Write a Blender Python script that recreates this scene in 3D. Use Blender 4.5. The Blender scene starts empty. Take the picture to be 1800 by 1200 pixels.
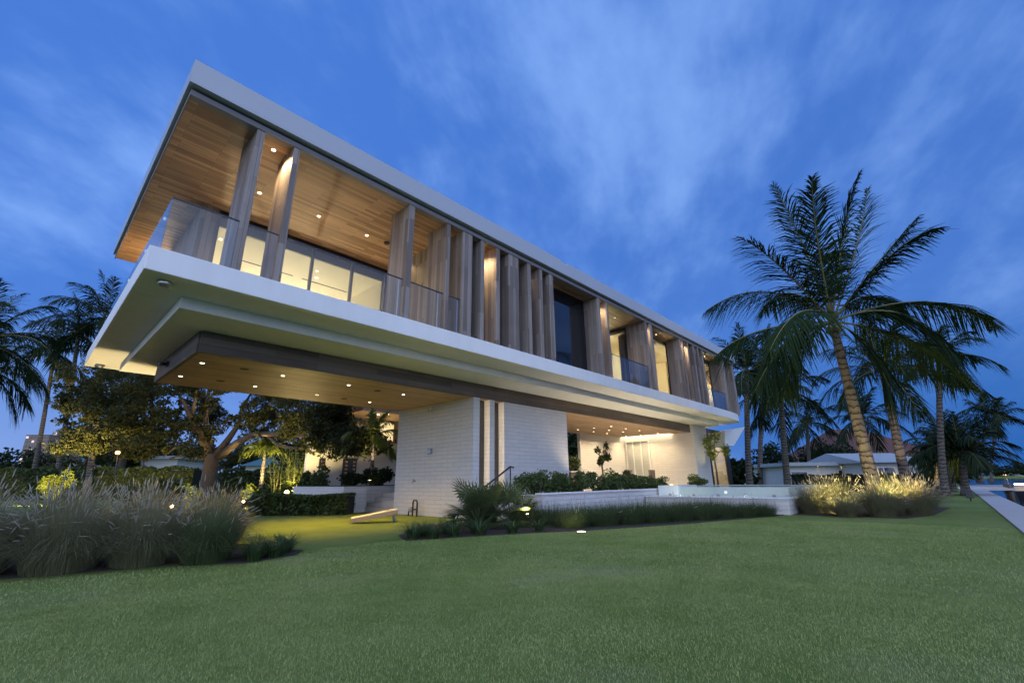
import bpy, math, random
import numpy as np
from mathutils import Vector, Matrix
random.seed(7)
C = bpy.context.scene
COL = C.collection

# ------------------------------------------------------------------ camera
CAM_Z = 1.1
F_PX, PITCH, ROLL, YAW = 791.756, 0.299554, -0.0107566, 0.7524187   # solved from the house's straight edges (1800 px wide)
_fw = np.array([math.cos(PITCH)*math.cos(YAW), math.cos(PITCH)*math.sin(YAW), math.sin(PITCH)])
_r0 = np.array([math.sin(YAW), -math.cos(YAW), 0.0]); _u0 = np.cross(_r0, _fw)
_r = math.cos(ROLL)*_r0 + math.sin(ROLL)*_u0
_u = math.cos(ROLL)*_u0 - math.sin(ROLL)*_r0
cam = bpy.data.cameras.new('camera'); camo = bpy.data.objects.new('camera', cam); COL.objects.link(camo)
cam.sensor_width = 36; cam.lens = F_PX/1800*36; cam.clip_start = 0.05; cam.clip_end = 8000
m = Matrix.Identity(4)
for i in range(3):
    m[i][0], m[i][1], m[i][2] = _r[i], _u[i], -_fw[i]
m[2][3] = CAM_Z
camo.matrix_world = m
C.camera = camo

# ------------------------------------------------------------------ colour management, render
C.view_settings.view_transform = 'Standard'; C.view_settings.look = 'None'
C.view_settings.exposure = 0.0; C.view_settings.gamma = 1.0
C.cycles.use_denoising = True
C.cycles.max_bounces = 7; C.cycles.transparent_max_bounces = 16
C.cycles.sample_clamp_indirect = 6.0
C.cycles.caustics_reflective = False; C.cycles.caustics_refractive = False

# ------------------------------------------------------------------ node helper
class NT:
    def __init__(s, tree): s.t = tree; s.n = tree.nodes; s.l = tree.links
    def put(s, sock, v):
        if isinstance(v, (int, float)): sock.default_value = v
        elif isinstance(v, (tuple, list)):
            v = tuple(v)
            if len(v) == 3 and len(sock.default_value) == 4: v = v + (1,)
            sock.default_value = v
        else: s.l.new(v, sock)
    def math(s, op, a, b=None, c=None, clamp=False):
        n = s.n.new('ShaderNodeMath'); n.operation = op; n.use_clamp = clamp
        s.put(n.inputs[0], a)
        if b is not None: s.put(n.inputs[1], b)
        if c is not None: s.put(n.inputs[2], c)
        return n.outputs[0]
    def smooth(s, v, a, b, lo=0.0, hi=1.0):
        n = s.n.new('ShaderNodeMapRange'); n.interpolation_type = 'SMOOTHSTEP'
        s.put(n.inputs[0], v); n.inputs[1].default_value = a; n.inputs[2].default_value = b
        n.inputs[3].default_value = lo; n.inputs[4].default_value = hi
        return n.outputs[0]
    def mix(s, f, a, b, mode='MIX'):
        n = s.n.new('ShaderNodeMix'); n.data_type = 'RGBA'; n.blend_type = mode
        s.put(n.inputs[0], f); s.put(n.inputs[6], a); s.put(n.inputs[7], b)
        return n.outputs[2]
    def sep(s, v):
        n = s.n.new('ShaderNodeSeparateXYZ'); s.l.new(v, n.inputs[0]); return n.outputs
    def comb(s, x, y, z):
        n = s.n.new('ShaderNodeCombineXYZ')
        for i, v in enumerate((x, y, z)): s.put(n.inputs[i], v)
        return n.outputs[0]
    def noise(s, vec, scale, detail=3, rough=0.5, dist=0.0):
        n = s.n.new('ShaderNodeTexNoise'); n.inputs['Scale'].default_value = scale
        n.inputs['Detail'].default_value = detail; n.inputs['Roughness'].default_value = rough
        n.inputs['Distortion'].default_value = dist
        if vec is not None: s.l.new(vec, n.inputs['Vector'])
        return n.outputs['Fac']
    def bump(s, h, strength, dist):
        n = s.n.new('ShaderNodeBump'); n.inputs['Strength'].default_value = strength; n.inputs['Distance'].default_value = dist
        s.l.new(h, n.inputs['Height']); return n.outputs['Normal']
    def coord(s, which='Object'):
        return s.n.new('ShaderNodeTexCoord').outputs[which]

# ------------------------------------------------------------------ world: dusk sky with long streaked clouds
W = bpy.data.worlds.new('World'); C.world = W; W.use_nodes = True
w = NT(W.node_tree); w.n.clear()
SUN_EL, SUN_AZ = math.radians(4), YAW + math.radians(180-25)       # the afterglow lies behind the camera
d = w.sep(w.coord('Generated'))
zc = w.math('MAXIMUM', d[2], 0.0)
den = w.math('ADD', zc, 0.42)
wa = math.radians(27)
uu = w.math('DIVIDE', w.math('ADD', w.math('MULTIPLY', d[0], math.cos(wa)), w.math('MULTIPLY', d[1], math.sin(wa))), den)
vv = w.math('DIVIDE', w.math('SUBTRACT', w.math('MULTIPLY', d[1], math.cos(wa)), w.math('MULTIPLY', d[0], math.sin(wa))), den)
wob = w.noise(w.comb(uu, vv, 9.1), 0.9, 2, 0.5)
vw = w.math('MULTIPLY_ADD', wob, 0.30, vv)
n1 = w.noise(w.comb(w.math('MULTIPLY', uu, 1.55), w.math('MULTIPLY', vw, 2.3), 3.7), 2.3, 6, 0.54)
n2 = w.noise(w.comb(w.math('MULTIPLY', uu, 0.9), w.math('MULTIPLY', vw, 1.3), 6.3), 1.3, 3, 0.5)
n3 = w.noise(w.comb(w.math('MULTIPLY', uu, 2.0), w.math('MULTIPLY', vw, 3.4), 2.2), 3.4, 4, 0.55)
cs_ = w.math('ADD', w.math('MULTIPLY', n1, 0.70), w.math('ADD', w.math('MULTIPLY', n2, 0.62), w.math('MULTIPLY', n3, 0.34)))
side = w.math('ADD', w.math('MULTIPLY', d[0], -math.sin(YAW)), w.math('MULTIPLY', d[1], math.cos(YAW)))   # + towards the left of the view
cs_ = w.math('ADD', cs_, w.smooth(w.math('ABSOLUTE', w.math('ADD', side, 0.02)), 0.62, 0.08, -0.06, 0.015))
cl = w.smooth(cs_, 0.67, 1.10)
deep = w.mix(w.smooth(zc, 0.0, 0.65), (0.078, 0.230, 0.720), (0.066, 0.205, 0.690))
skyc = w.mix(cl, deep, (0.225, 0.430, 0.970))
sidef = w.smooth(side, -0.85, 0.8, 0.88, 1.0)
skyc = w.mix(1.0, skyc, w.comb(sidef, sidef, sidef), 'MULTIPLY')
hzr = w.math('MULTIPLY', w.smooth(zc, 0.34, 0.02), w.smooth(side, -0.15, -0.75))
skyc = w.mix(hzr, skyc, (0.014, 0.125, 0.470))
hz = w.smooth(zc, 0.28, 0.0)
skyc = w.mix(w.math('MULTIPLY', hz, w.smooth(side, -0.35, 0.8)), skyc, (0.215, 0.360, 0.770))
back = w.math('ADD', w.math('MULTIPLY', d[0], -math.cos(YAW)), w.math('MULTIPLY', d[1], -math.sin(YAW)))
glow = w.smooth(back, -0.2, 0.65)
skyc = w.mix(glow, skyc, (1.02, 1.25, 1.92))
skyt = w.n.new('ShaderNodeTexSky'); skyt.sky_type = 'NISHITA'; skyt.sun_disc = False
skyt.sun_elevation = SUN_EL; skyt.sun_rotation = math.pi/2 - SUN_AZ
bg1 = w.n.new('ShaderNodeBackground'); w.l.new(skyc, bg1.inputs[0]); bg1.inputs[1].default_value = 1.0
bg2 = w.n.new('ShaderNodeBackground'); w.l.new(skyt.outputs[0], bg2.inputs[0]); bg2.inputs[1].default_value = 0.004
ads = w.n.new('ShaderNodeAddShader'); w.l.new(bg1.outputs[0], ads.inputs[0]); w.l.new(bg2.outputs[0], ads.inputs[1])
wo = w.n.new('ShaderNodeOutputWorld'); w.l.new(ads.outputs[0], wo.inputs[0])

sl = bpy.data.lights.new('sun', 'SUN'); sl.energy = 0.25; sl.angle = math.radians(60); sl.color = (1.0, 0.95, 0.9)
so = bpy.data.objects.new('sun', sl); COL.objects.link(so)
sd = Vector((math.cos(SUN_AZ)*math.cos(0.35), math.sin(SUN_AZ)*math.cos(0.35), math.sin(0.35)))
so.rotation_euler = sd.to_track_quat('Z', 'Y').to_euler()

# ------------------------------------------------------------------ placing helpers (photo pixel -> point of the place)
def ray(px, py):
    return ((px-900)/F_PX)*_r - ((py-600)/F_PX)*_u + _fw
def on(px, py, ax, v):
    dd = ray(px, py); o = np.array([0, 0, CAM_Z]); return o + dd*((v-o[ax])/dd[ax])
def far(px, py, depth):
    return np.array([0, 0, CAM_Z]) + ray(px, py)*depth
def ground(px, depth, z=0.0):
    p = far(px, 846, depth); return np.array([p[0], p[1], z])

# ------------------------------------------------------------------ materials
def mat(name):
    mm = bpy.data.materials.new(name); mm.use_nodes = True
    t = NT(mm.node_tree); b = t.n['Principled BSDF']
    return mm, t, b
def plain(name, col, rough=0.5, metal=0.0, var=0.12, scale=3.0, bump=0.0, spec=0.5):
    mm, t, b = mat(name)
    co = t.coord()
    f = t.noise(co, scale, 4, 0.6)
    t.put(b.inputs['Base Color'], t.mix(f, tuple(c*(1-var) for c in col), tuple(min(1, c*(1+var)) for c in col)))
    b.inputs['Roughness'].default_value = rough; b.inputs['Metallic'].default_value = metal
    b.inputs['Specular IOR Level'].default_value = spec
    if bump: t.put(b.inputs['Normal'], t.bump(t.noise(co, scale*12, 4, 0.6), bump, 0.01))
    return mm
def emit(name, col, s):
    mm, t, b = mat(name)
    b.inputs['Base Color'].default_value = (0.8, 0.8, 0.8, 1)
    t.put(b.inputs['Emission Color'], col); b.inputs['Emission Strength'].default_value = s
    return mm
def wood(name, mode, c1, c2, cm, plank_w=0.11, plank_l=1.6, rough=0.55):
    mm, t, b = mat(name)
    x, y, z = t.sep(t.coord())
    if mode == 'ceiling': v = t.comb(x, y, 0.0); g = t.comb(t.math('MULTIPLY', x, 1.2), t.math('MULTIPLY', y, 30.0), z)
    elif mode == 'upright':
        s = t.math('ADD', x, y); v = t.comb(z, s, 0.0); g = t.comb(t.math('MULTIPLY', z, 1.0), t.math('MULTIPLY', s, 26.0), 0.0)
    else: v = t.comb(t.math('ADD', x, y), z, 0.0); g = t.comb(t.math('ADD', x, y), t.math('MULTIPLY', z, 26.0), 0.0)
    br = t.n.new('ShaderNodeTexBrick'); t.l.new(v, br.inputs['Vector'])
    br.inputs['Scale'].default_value = 1.0; br.inputs['Brick Width'].default_value = plank_l; br.inputs['Row Height'].default_value = plank_w
    br.inputs['Mortar Size'].default_value = 0.0035; br.inputs['Mortar Smooth'].default_value = 0.3; br.inputs['Bias'].default_value = -0.05
    br.offset = 0.37; br.offset_frequency = 2
    t.put(br.inputs['Color1'], c1); t.put(br.inputs['Color2'], c2); t.put(br.inputs['Mortar'], cm)
    gr = t.noise(g, 1.6, 5, 0.65, 0.4)
    big = t.noise(v, 0.9, 3, 0.5)
    f = t.math('MULTIPLY_ADD', gr, 0.75, t.math('MULTIPLY_ADD', big, 0.5, 0.38))
    t.put(b.inputs['Base Color'], t.mix(1.0, br.outputs['Color'], t.comb(f, f, f), 'MULTIPLY'))
    b.inputs['Roughness'].default_value = rough; b.inputs['Specular IOR Level'].default_value = 0.3
    t.put(b.inputs['Normal'], t.bump(t.math('SUBTRACT', gr, t.math('MULTIPLY', br.outputs['Fac'], 1.5)), 0.25, 0.004))
    return mm
def siding(name, col, h=0.13):
    mm, t, b = mat(name)
    x, y, z = t.sep(t.coord())
    v = t.comb(t.math('ADD', x, y), z, 0.0)
    br = t.n.new('ShaderNodeTexBrick'); t.l.new(v, br.inputs['Vector'])
    br.inputs['Scale'].default_value = 1.0; br.inputs['Brick Width'].default_value = 0.62; br.inputs['Row Height'].default_value = h
    br.inputs['Mortar Size'].default_value = 0.007; br.inputs['Mortar Smooth'].default_value = 0.5; br.inputs['Bias'].default_value = 0
    t.put(br.inputs['Color1'], col); t.put(br.inputs['Color2'], tuple(c*0.95 for c in col)); t.put(br.inputs['Mortar'], tuple(c*0.70 for c in col))
    n = t.noise(t.comb(t.math('MULTIPLY', t.math('ADD', x, y), 0.7), t.math('MULTIPLY', z, 6.0), 0.0), 2.5, 4, 0.6)
    st = t.smooth(n, 0.3, 0.75, 0.93, 1.03)
    t.put(b.inputs['Base Color'], t.mix(1.0, br.outputs['Color'], t.comb(st, st, st), 'MULTIPLY'))
    b.inputs['Roughness'].default_value = 0.6
    t.put(b.inputs['Normal'], t.bump(t.math('SUBTRACT', t.math('MULTIPLY', n, 0.5), br.outputs['Fac']), 0.8, 0.012))
    return mm
def leafy(name, c1, c2, rough=0.5, trans=0.25, nscale=0.6):
    mm, t, b = mat(name)
    geo = t.n.new('ShaderNodeNewGeometry')
    f = t.math('ADD', t.math('MULTIPLY', geo.outputs['Random Per Island'], 0.25), t.math('MULTIPLY', t.noise(t.coord(), nscale, 3, 0.6), 0.5), clamp=True)
    colr = t.mix(f, c1, c2)
    t.put(b.inputs['Base Color'], colr); b.inputs['Roughness'].default_value = rough; b.inputs['Specular IOR Level'].default_value = 0.3 if rough < 0.5 else 0.12
    tr = t.n.new('ShaderNodeBsdfTranslucent'); t.put(tr.inputs[0], colr)
    mx = t.n.new('ShaderNodeMixShader'); mx.inputs[0].default_value = trans
    t.l.new(b.outputs[0], mx.inputs[1]); t.l.new(tr.outputs[0], mx.inputs[2])
    t.l.new(mx.outputs[0], t.n['Material Output'].inputs[0])
    return mm
def glass(name, tint, rough=0.02, ior=1.5):
    mm, t, b = mat(name)
    t.n.remove(b)
    tr = t.n.new('ShaderNodeBsdfTransparent'); t.put(tr.inputs[0], tint)
    gl = t.n.new('ShaderNodeBsdfGlossy'); gl.inputs['Roughness'].default_value = rough
    lw = t.n.new('ShaderNodeLayerWeight'); lw.inputs[0].default_value = 0.5
    fr = t.math('MULTIPLY_ADD', t.math('POWER', lw.outputs['Facing'], 4.0), 0.85, 0.04)
    mx = t.n.new('ShaderNodeMixShader'); t.l.new(fr, mx.inputs[0])
    t.l.new(tr.outputs[0], mx.inputs[1]); t.l.new(gl.outputs[0], mx.inputs[2])
    t.l.new(mx.outputs[0], t.n['Material Output'].inputs[0])
    return mm

WARM = (1.0, 0.72, 0.38)
M = {}
M['white'] = plain('white_render', (0.80, 0.80, 0.79), 0.55, var=0.035, scale=0.8, bump=0.05)
def plaster():
    mm, t, b = mat('white_stucco'); co = t.coord(); x, y, z = t.sep(co)
    st = t.noise(t.comb(t.math('MULTIPLY', x, 2.2), t.math('MULTIPLY', y, 2.2), t.math('MULTIPLY', z, 0.5)), 1.6, 5, 0.62)
    bl = t.noise(co, 0.5, 3, 0.5)
    f = t.math('ADD', t.smooth(st, 0.25, 0.7, 0.94, 1.0), t.smooth(bl, 0.3, 0.7, -0.03, 0.02))
    t.put(b.inputs['Base Color'], t.mix(1.0, (0.81, 0.81, 0.80), t.comb(f, f, f), 'MULTIPLY')); b.inputs['Roughness'].default_value = 0.6
    t.put(b.inputs['Normal'], t.bump(t.math('ADD', t.noise(co, 60, 3, 0.6), t.math('MULTIPLY', t.noise(co, 1.2, 2, 0.5), 3.0)), 0.12, 0.006))
    return mm
M['white'] = plaster()
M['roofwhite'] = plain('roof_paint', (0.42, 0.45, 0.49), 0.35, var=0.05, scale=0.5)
M['cream'] = plain('interior_cream', (0.66, 0.60, 0.48), 0.7, var=0.03)
M['ceil_wood'] = wood('ceiling_teak', 'ceiling', (0.43, 0.265, 0.150), (0.20, 0.112, 0.062), (0.10, 0.06, 0.035), 0.10, 1.1)
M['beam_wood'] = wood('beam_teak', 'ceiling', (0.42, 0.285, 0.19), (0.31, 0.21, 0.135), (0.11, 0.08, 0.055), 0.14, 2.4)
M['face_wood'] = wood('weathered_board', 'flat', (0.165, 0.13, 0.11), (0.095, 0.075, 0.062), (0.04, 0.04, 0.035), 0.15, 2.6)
M['fin_wood'] = wood('upright_boards', 'upright', (0.315, 0.270, 0.235), (0.160, 0.125, 0.105), (0.10, 0.08, 0.065), 0.125, 1.9)
M['header'] = plain('weathered_header', (0.17, 0.16, 0.165), 0.7, var=0.15, scale=2)
M['siding'] = siding('white_long_brick', (0.68, 0.66, 0.64))
M['black'] = plain('black_metal', (0.012, 0.012, 0.014), 0.35, var=0.2)
M['dark'] = plain('dark_gap', (0.03, 0.03, 0.03), 0.8)
M['steel'] = plain('brushed_steel', (0.6, 0.6, 0.62), 0.3, 1.0)
M['grey'] = plain('grey_plaster', (0.32, 0.31, 0.31), 0.7)
M['glass'] = glass('clear_glass', (0.95, 0.97, 0.97))
M['railglass'] = glass('balustrade_glass', (0.86, 0.90, 0.92), 0.0, 1.55)
M['darkglass'] = plain('shaded_glass', (0.010, 0.012, 0.016), 0.05, spec=0.8)
M['lamp'] = emit('lamp_lens', (1.0, 0.84, 0.56), 7)
M['lampwarm'] = emit('lamp_warm', (1.0, 0.62, 0.22), 26)
M['strip'] = emit('glow_strip', (1.0, 0.80, 0.50), 5)
M['concrete'] = plain('seawall_concrete', (0.40, 0.39, 0.385), 0.75, var=0.14, scale=1.6, bump=0.25)
M['stone'] = plain('terrace_stone', (0.48, 0.44, 0.38), 0.6, var=0.1, scale=2, bump=0.1)
M['mulch'] = plain('mulch', (0.045, 0.033, 0.025), 0.9, var=0.5, scale=9, bump=0.8)
M['tile'] = plain('pool_tile', (0.42, 0.49, 0.47), 0.75, var=0.1, scale=6)
M['poolwhite'] = plain('pool_plaster', (0.74, 0.78, 0.75), 0.4, var=0.05, scale=2)
M['bark'] = plain('oak_bark', (0.115, 0.080, 0.056), 0.9, var=0.5, scale=5, bump=0.8)
def palm_bark():
    mm, t, b = mat('palm_bark')
    co = t.coord(); x, y, z = t.sep(co)
    wob = t.noise(co, 2.2, 3, 0.6)
    ph = t.math('FRACT', t.math('MULTIPLY_ADD', wob, 2.4, t.math('MULTIPLY', z, 5.0)))
    ring = t.smooth(ph, 0.0, 0.5, 0.06, 1.0)
    n = t.noise(t.comb(t.math('MULTIPLY', x, 9.0), t.math('MULTIPLY', y, 9.0), t.math('MULTIPLY', z, 3.0)), 3.0, 4, 0.7)
    f = t.math('MULTIPLY', ring, t.math('MULTIPLY_ADD', n, 0.8, 0.55))
    t.put(b.inputs['Base Color'], t.mix(1.0, (0.165, 0.138, 0.118), t.comb(f, f, f), 'MULTIPLY')); b.inputs['Roughness'].default_value = 0.85
    t.put(b.inputs['Normal'], t.bump(t.math('ADD', ring, n), 0.7, 0.03))
    return mm
M['palmbark'] = palm_bark()
M['frond'] = leafy('palm_frond', (0.012, 0.032, 0.009), (0.036, 0.058, 0.016), 0.75, 0.15)
M['frondfar'] = leafy('palm_frond_far', (0.010, 0.022, 0.008), (0.026, 0.042, 0.015), 0.6, 0.15)
M['rachis'] = plain('palm_rib', (0.16, 0.15, 0.045), 0.5)
M['oakleaf'] = leafy('oak_leaf', (0.024, 0.034, 0.012), (0.11, 0.105, 0.036), 0.5, 0.3)
M['darkleaf'] = leafy('dark_leaf', (0.010, 0.020, 0.007), (0.036, 0.050, 0.016), 0.5, 0.25)
M['hedgeleaf'] = leafy('hedge_leaf', (0.030, 0.055, 0.014), (0.11, 0.14, 0.035), 0.45, 0.25, 2.0)
M['shrubleaf'] = leafy('shrub_leaf', (0.035, 0.07, 0.020), (0.14, 0.19, 0.055), 0.35, 0.2, 2.5)
M['litleaf'] = leafy('pale_leaf', (0.09, 0.13, 0.02), (0.30, 0.33, 0.05), 0.4, 0.35, 3)
M['fgrass'] = leafy('fountain_grass', (0.105, 0.110, 0.052), (0.30, 0.285, 0.165), 0.65, 0.25, 1.2)
M['fgrassgreen'] = leafy('fountain_grass_green', (0.045, 0.075, 0.028), (0.15, 0.18, 0.075), 0.65, 0.25, 1.2)
M['lowgrass'] = leafy('low_grass', (0.035, 0.065, 0.022), (0.12, 0.145, 0.065), 0.65, 0.25, 1.2)
M['plume'] = leafy('grass_plume', (0.29, 0.27, 0.20), (0.54, 0.51, 0.42), 0.9, 0.3, 3)
M['strap'] = leafy('strap_leaf', (0.022, 0.050, 0.018), (0.10, 0.15, 0.055), 0.35, 0.15, 3)
M['fan'] = leafy('fan_leaf', (0.04, 0.07, 0.025), (0.17, 0.20, 0.085), 0.45, 0.2, 2)
def turf_mat():
    mm, t, b = mat('turf_blade')
    geo = t.n.new('ShaderNodeNewGeometry'); co = t.coord()
    big = t.noise(co, 0.35, 4, 0.62); mid = t.noise(co, 2.6, 4, 0.65)
    f = t.math('ADD', t.math('MULTIPLY', big, 1.6), t.math('ADD', t.math('MULTIPLY', mid, 0.75), t.math('MULTIPLY', geo.outputs['Random Per Island'], 0.6)))
    c = t.mix(t.smooth(f, 0.88, 1.72), (0.096, 0.162, 0.018), (0.310, 0.370, 0.120))
    worn = t.smooth(t.noise(co, 0.42, 4, 0.55), 0.54, 0.70)
    c = t.mix(t.math('MULTIPLY', worn, 0.65), c, (0.33, 0.32, 0.21))
    t.put(b.inputs['Base Color'], c); b.inputs['Roughness'].default_value = 0.6; b.inputs['Specular IOR Level'].default_value = 0.3
    return mm
M['turfblade'] = turf_mat()
def lawn_mat():
    mm, t, b = mat('lawn')
    co = t.coord()
    big = t.noise(co, 0.22, 4, 0.6); mid = t.noise(co, 1.4, 5, 0.65); fine = t.noise(co, 55, 3, 0.7)
    f = t.math('ADD', t.math('MULTIPLY', big, 0.7), t.math('ADD', t.math('MULTIPLY', mid, 0.35), t.math('MULTIPLY', fine, 0.45)))
    c = t.mix(t.smooth(f, 0.48, 1.0), (0.104, 0.170, 0.026), (0.238, 0.295, 0.098))
    worn = t.smooth(t.noise(co, 0.33, 3, 0.5), 0.60, 0.74)
    c = t.mix(t.math('MULTIPLY', worn, 0.35), c, (0.20, 0.19, 0.11))
    t.put(b.inputs['Base Color'], c); b.inputs['Roughness'].default_value = 0.9; b.inputs['Specular IOR Level'].default_value = 0.15
    t.put(b.inputs['Normal'], t.bump(t.math('ADD', fine, t.noise(co, 180, 2, 0.6)), 0.9, 0.02))
    return mm
M['lawn'] = lawn_mat()
def water_mat(name, deep, wave):
    mm, t, b = mat(name)
    b.inputs['Base Color'].default_value = deep + (1,); b.inputs['Roughness'].default_value = 0.08; b.inputs['IOR'].default_value = 1.33
    x, y, z = t.sep(t.coord())
    t.put(b.inputs['Normal'], t.bump(t.noise(t.comb(t.math('MULTIPLY', x, 0.6), y, z), wave, 4, 0.6), 0.35, 0.05))
    return mm
M['water'] = water_mat('bay_water', (0.010, 0.035, 0.065), 1.5)
M['poolwater'] = water_mat('pool_water', (0.07, 0.20, 0.20), 3.0)

# ------------------------------------------------------------------ mesh helpers
def arrays_to_mesh(name, V, F, smooth=False):
    """V (n,3); F (k,3|4) array with equal face size"""
    me = bpy.data.meshes.new(name); V = np.asarray(V, dtype=np.float32); F = np.asarray(F, dtype=np.int32)
    k, s = F.shape
    me.vertices.add(len(V)); me.vertices.foreach_set('co', V.ravel())
    me.loops.add(k*s); me.loops.foreach_set('vertex_index', F.ravel())
    me.polygons.add(k); me.polygons.foreach_set('loop_start', np.arange(0, k*s, s, dtype=np.int32))
    me.polygons.foreach_set('loop_total', np.full(k, s, dtype=np.int32))
    if smooth: me.polygons.foreach_set('use_smooth', np.ones(k, dtype=bool))
    me.update(calc_edges=True); me.validate()
    return me
class MB:
    def __init__(s): s.v = []; s.f = []; s.sm = []
    def add(s, vs, fs, smooth=False):
        o = len(s.v); s.v += [tuple(map(float, p)) for p in vs]; s.f += [tuple(i+o for i in f) for f in fs]; s.sm += [smooth]*len(fs); return s
    def box(s, x0, x1, y0, y1, z0, z1):
        return s.add([(x0,y0,z0),(x1,y0,z0),(x1,y1,z0),(x0,y1,z0),(x0,y0,z1),(x1,y0,z1),(x1,y1,z1),(x0,y1,z1)],
                     [(0,3,2,1),(4,5,6,7),(0,1,5,4),(1,2,6,5),(2,3,7,6),(3,0,4,7)])
    def prism(s, poly, z0, z1):
        n = len(poly)
        return s.add([(p[0],p[1],z0) for p in poly]+[(p[0],p[1],z1) for p in poly],
                     [tuple(range(n-1,-1,-1)), tuple(range(n,2*n))]+[(i,(i+1)%n,(i+1)%n+n,i+n) for i in range(n)])
    def hexa(s, b, t):
        return s.add(list(b)+list(t), [(0,3,2,1),(4,5,6,7),(0,1,5,4),(1,2,6,5),(2,3,7,6),(3,0,4,7)])
    def tube(s, pts, rad, n=8, cap=True):
        pts = [np.array(p, float) for p in pts]; vs = []; fs = []
        up = None
        for i, p in enumerate(pts):
            a = pts[max(i-1,0)]; b = pts[min(i+1,len(pts)-1)]; t = b-a; t = t/(np.linalg.norm(t)+1e-9)
            if up is None: up = np.array([0,0,1.]) if abs(t[2])<.9 else np.array([1.,0,0])
            r = np.cross(t, up); r /= np.linalg.norm(r)+1e-9; q = np.cross(r, t); up = q
            R = rad[i] if isinstance(rad,(list,tuple)) else rad
            for k in range(n):
                an = 2*math.pi*k/n; vs.append(p + R*(math.cos(an)*r+math.sin(an)*q))
        for i in range(len(pts)-1):
            for k in range(n):
                fs.append((i*n+k, i*n+(k+1)%n, (i+1)*n+(k+1)%n, (i+1)*n+k))
        s.add(vs, fs, True)
        if cap:
            o = len(s.v)-len(vs); s.f += [tuple(o+k for k in range(n-1,-1,-1)), tuple(o+(len(pts)-1)*n+k for k in range(n))]; s.sm += [False, False]
        return s
    def lathe(s, c, prof, n=16, axis=2):
        vs = []; fs = []
        for r, z in prof:
            for k in range(n):
                a = 2*math.pi*k/n
                q = [r*math.cos(a), r*math.sin(a), z] if axis == 2 else ([z, r*math.cos(a), r*math.sin(a)] if axis == 0 else [r*math.cos(a), z, r*math.sin(a)])
                vs.append((c[0]+q[0], c[1]+q[1], c[2]+q[2]))
        for i in range(len(prof)-1):
            for k in range(n): fs.append((i*n+k, i*n+(k+1)%n, (i+1)*n+(k+1)%n, (i+1)*n+k))
        s.add(vs, fs, True); o = len(s.v)-len(vs)
        s.f += [tuple(o+k for k in range(n-1,-1,-1)), tuple(o+(len(prof)-1)*n+k for k in range(n))]; s.sm += [False, False]
        return s
    def mesh(s, name, origin=(0,0,0)):
        me = bpy.data.meshes.new(name)
        me.from_pydata([(p[0]-origin[0], p[1]-origin[1], p[2]-origin[2]) for p in s.v], [], s.f)
        me.polygons.foreach_set('use_smooth', s.sm); me.update(); return me

def wpos(o):
    p = Vector((0,0,0))
    while o: p += o.location; o = o.parent
    return p
def link(name, me, material, parent=None, loc=None, label=None):
    o = bpy.data.objects.new(name, me); COL.objects.link(o)
    if material is not None and len(me.materials) == 0: me.materials.append(material)
    if parent: o.parent = parent
    if loc is not None: o.location = loc
    if label: o['label'] = label
    return o
def part(name, mb, material, parent, bevel=0.0, label=None):
    """mb holds world coordinates (parents are never rotated when this is used)"""
    o = link(name, mb.mesh(name, wpos(parent)), material, parent, label=label)
    if bevel:
        bv = o.modifiers.new('bevel', 'BEVEL'); bv.width = bevel; bv.segments = 2; bv.limit_method = 'ANGLE'
    return o
def thing(name, label, cat, loc, group=None, rz=0.0):
    o = bpy.data.objects.new(name, None); COL.objects.link(o); o.location = tuple(float(c) for c in loc); o.rotation_euler = (0,0,rz)
    o.empty_display_size = 0.2
    o['label'] = label; o['category'] = cat
    if group: o['group'] = group
    return o
def solid(name, mb, material, label, cat, group=None, loc=None, bevel=0.0):
    o = link(name, mb.mesh(name, loc or (0,0,0)), material, None, loc)
    o['label'] = label; o['category'] = cat
    if group: o['group'] = group
    if bevel:
        bv = o.modifiers.new('bevel', 'BEVEL'); bv.width = bevel; bv.segments = 2; bv.limit_method = 'ANGLE'
    return o
def struct(name, mb, material, kind='structure'):
    o = link(name, mb.mesh(name), material); o['kind'] = kind; return o
def copy_tree(o, parent=None):
    c = o.copy(); COL.objects.link(c)
    if parent: c.parent = parent
    for ch in list(o.children): copy_tree(ch, c)
    return c
def lamp_light(parent, kind, loc, power, color=WARM, radius=0.04, direction=None, cone=100, blend=0.6, size=None):
    l = bpy.data.lights.new('lamp_light', kind); l.energy = power; l.color = color
    if kind in ('POINT', 'SPOT'): l.shadow_soft_size = radius
    if kind == 'SPOT': l.spot_size = math.radians(cone); l.spot_blend = blend
    if kind == 'AREA': l.shape = 'RECTANGLE'; l.size, l.size_y = size
    o = bpy.data.objects.new('lamp_light', l); COL.objects.link(o)
    if parent: o.parent = parent; o.location = Vector(tuple(map(float, loc))) - wpos(parent)
    else: o.location = tuple(map(float, loc))
    if direction is not None: o.rotation_euler = Vector(tuple(map(float, direction))).to_track_quat('-Z', 'Y').to_euler()
    return o

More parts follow.
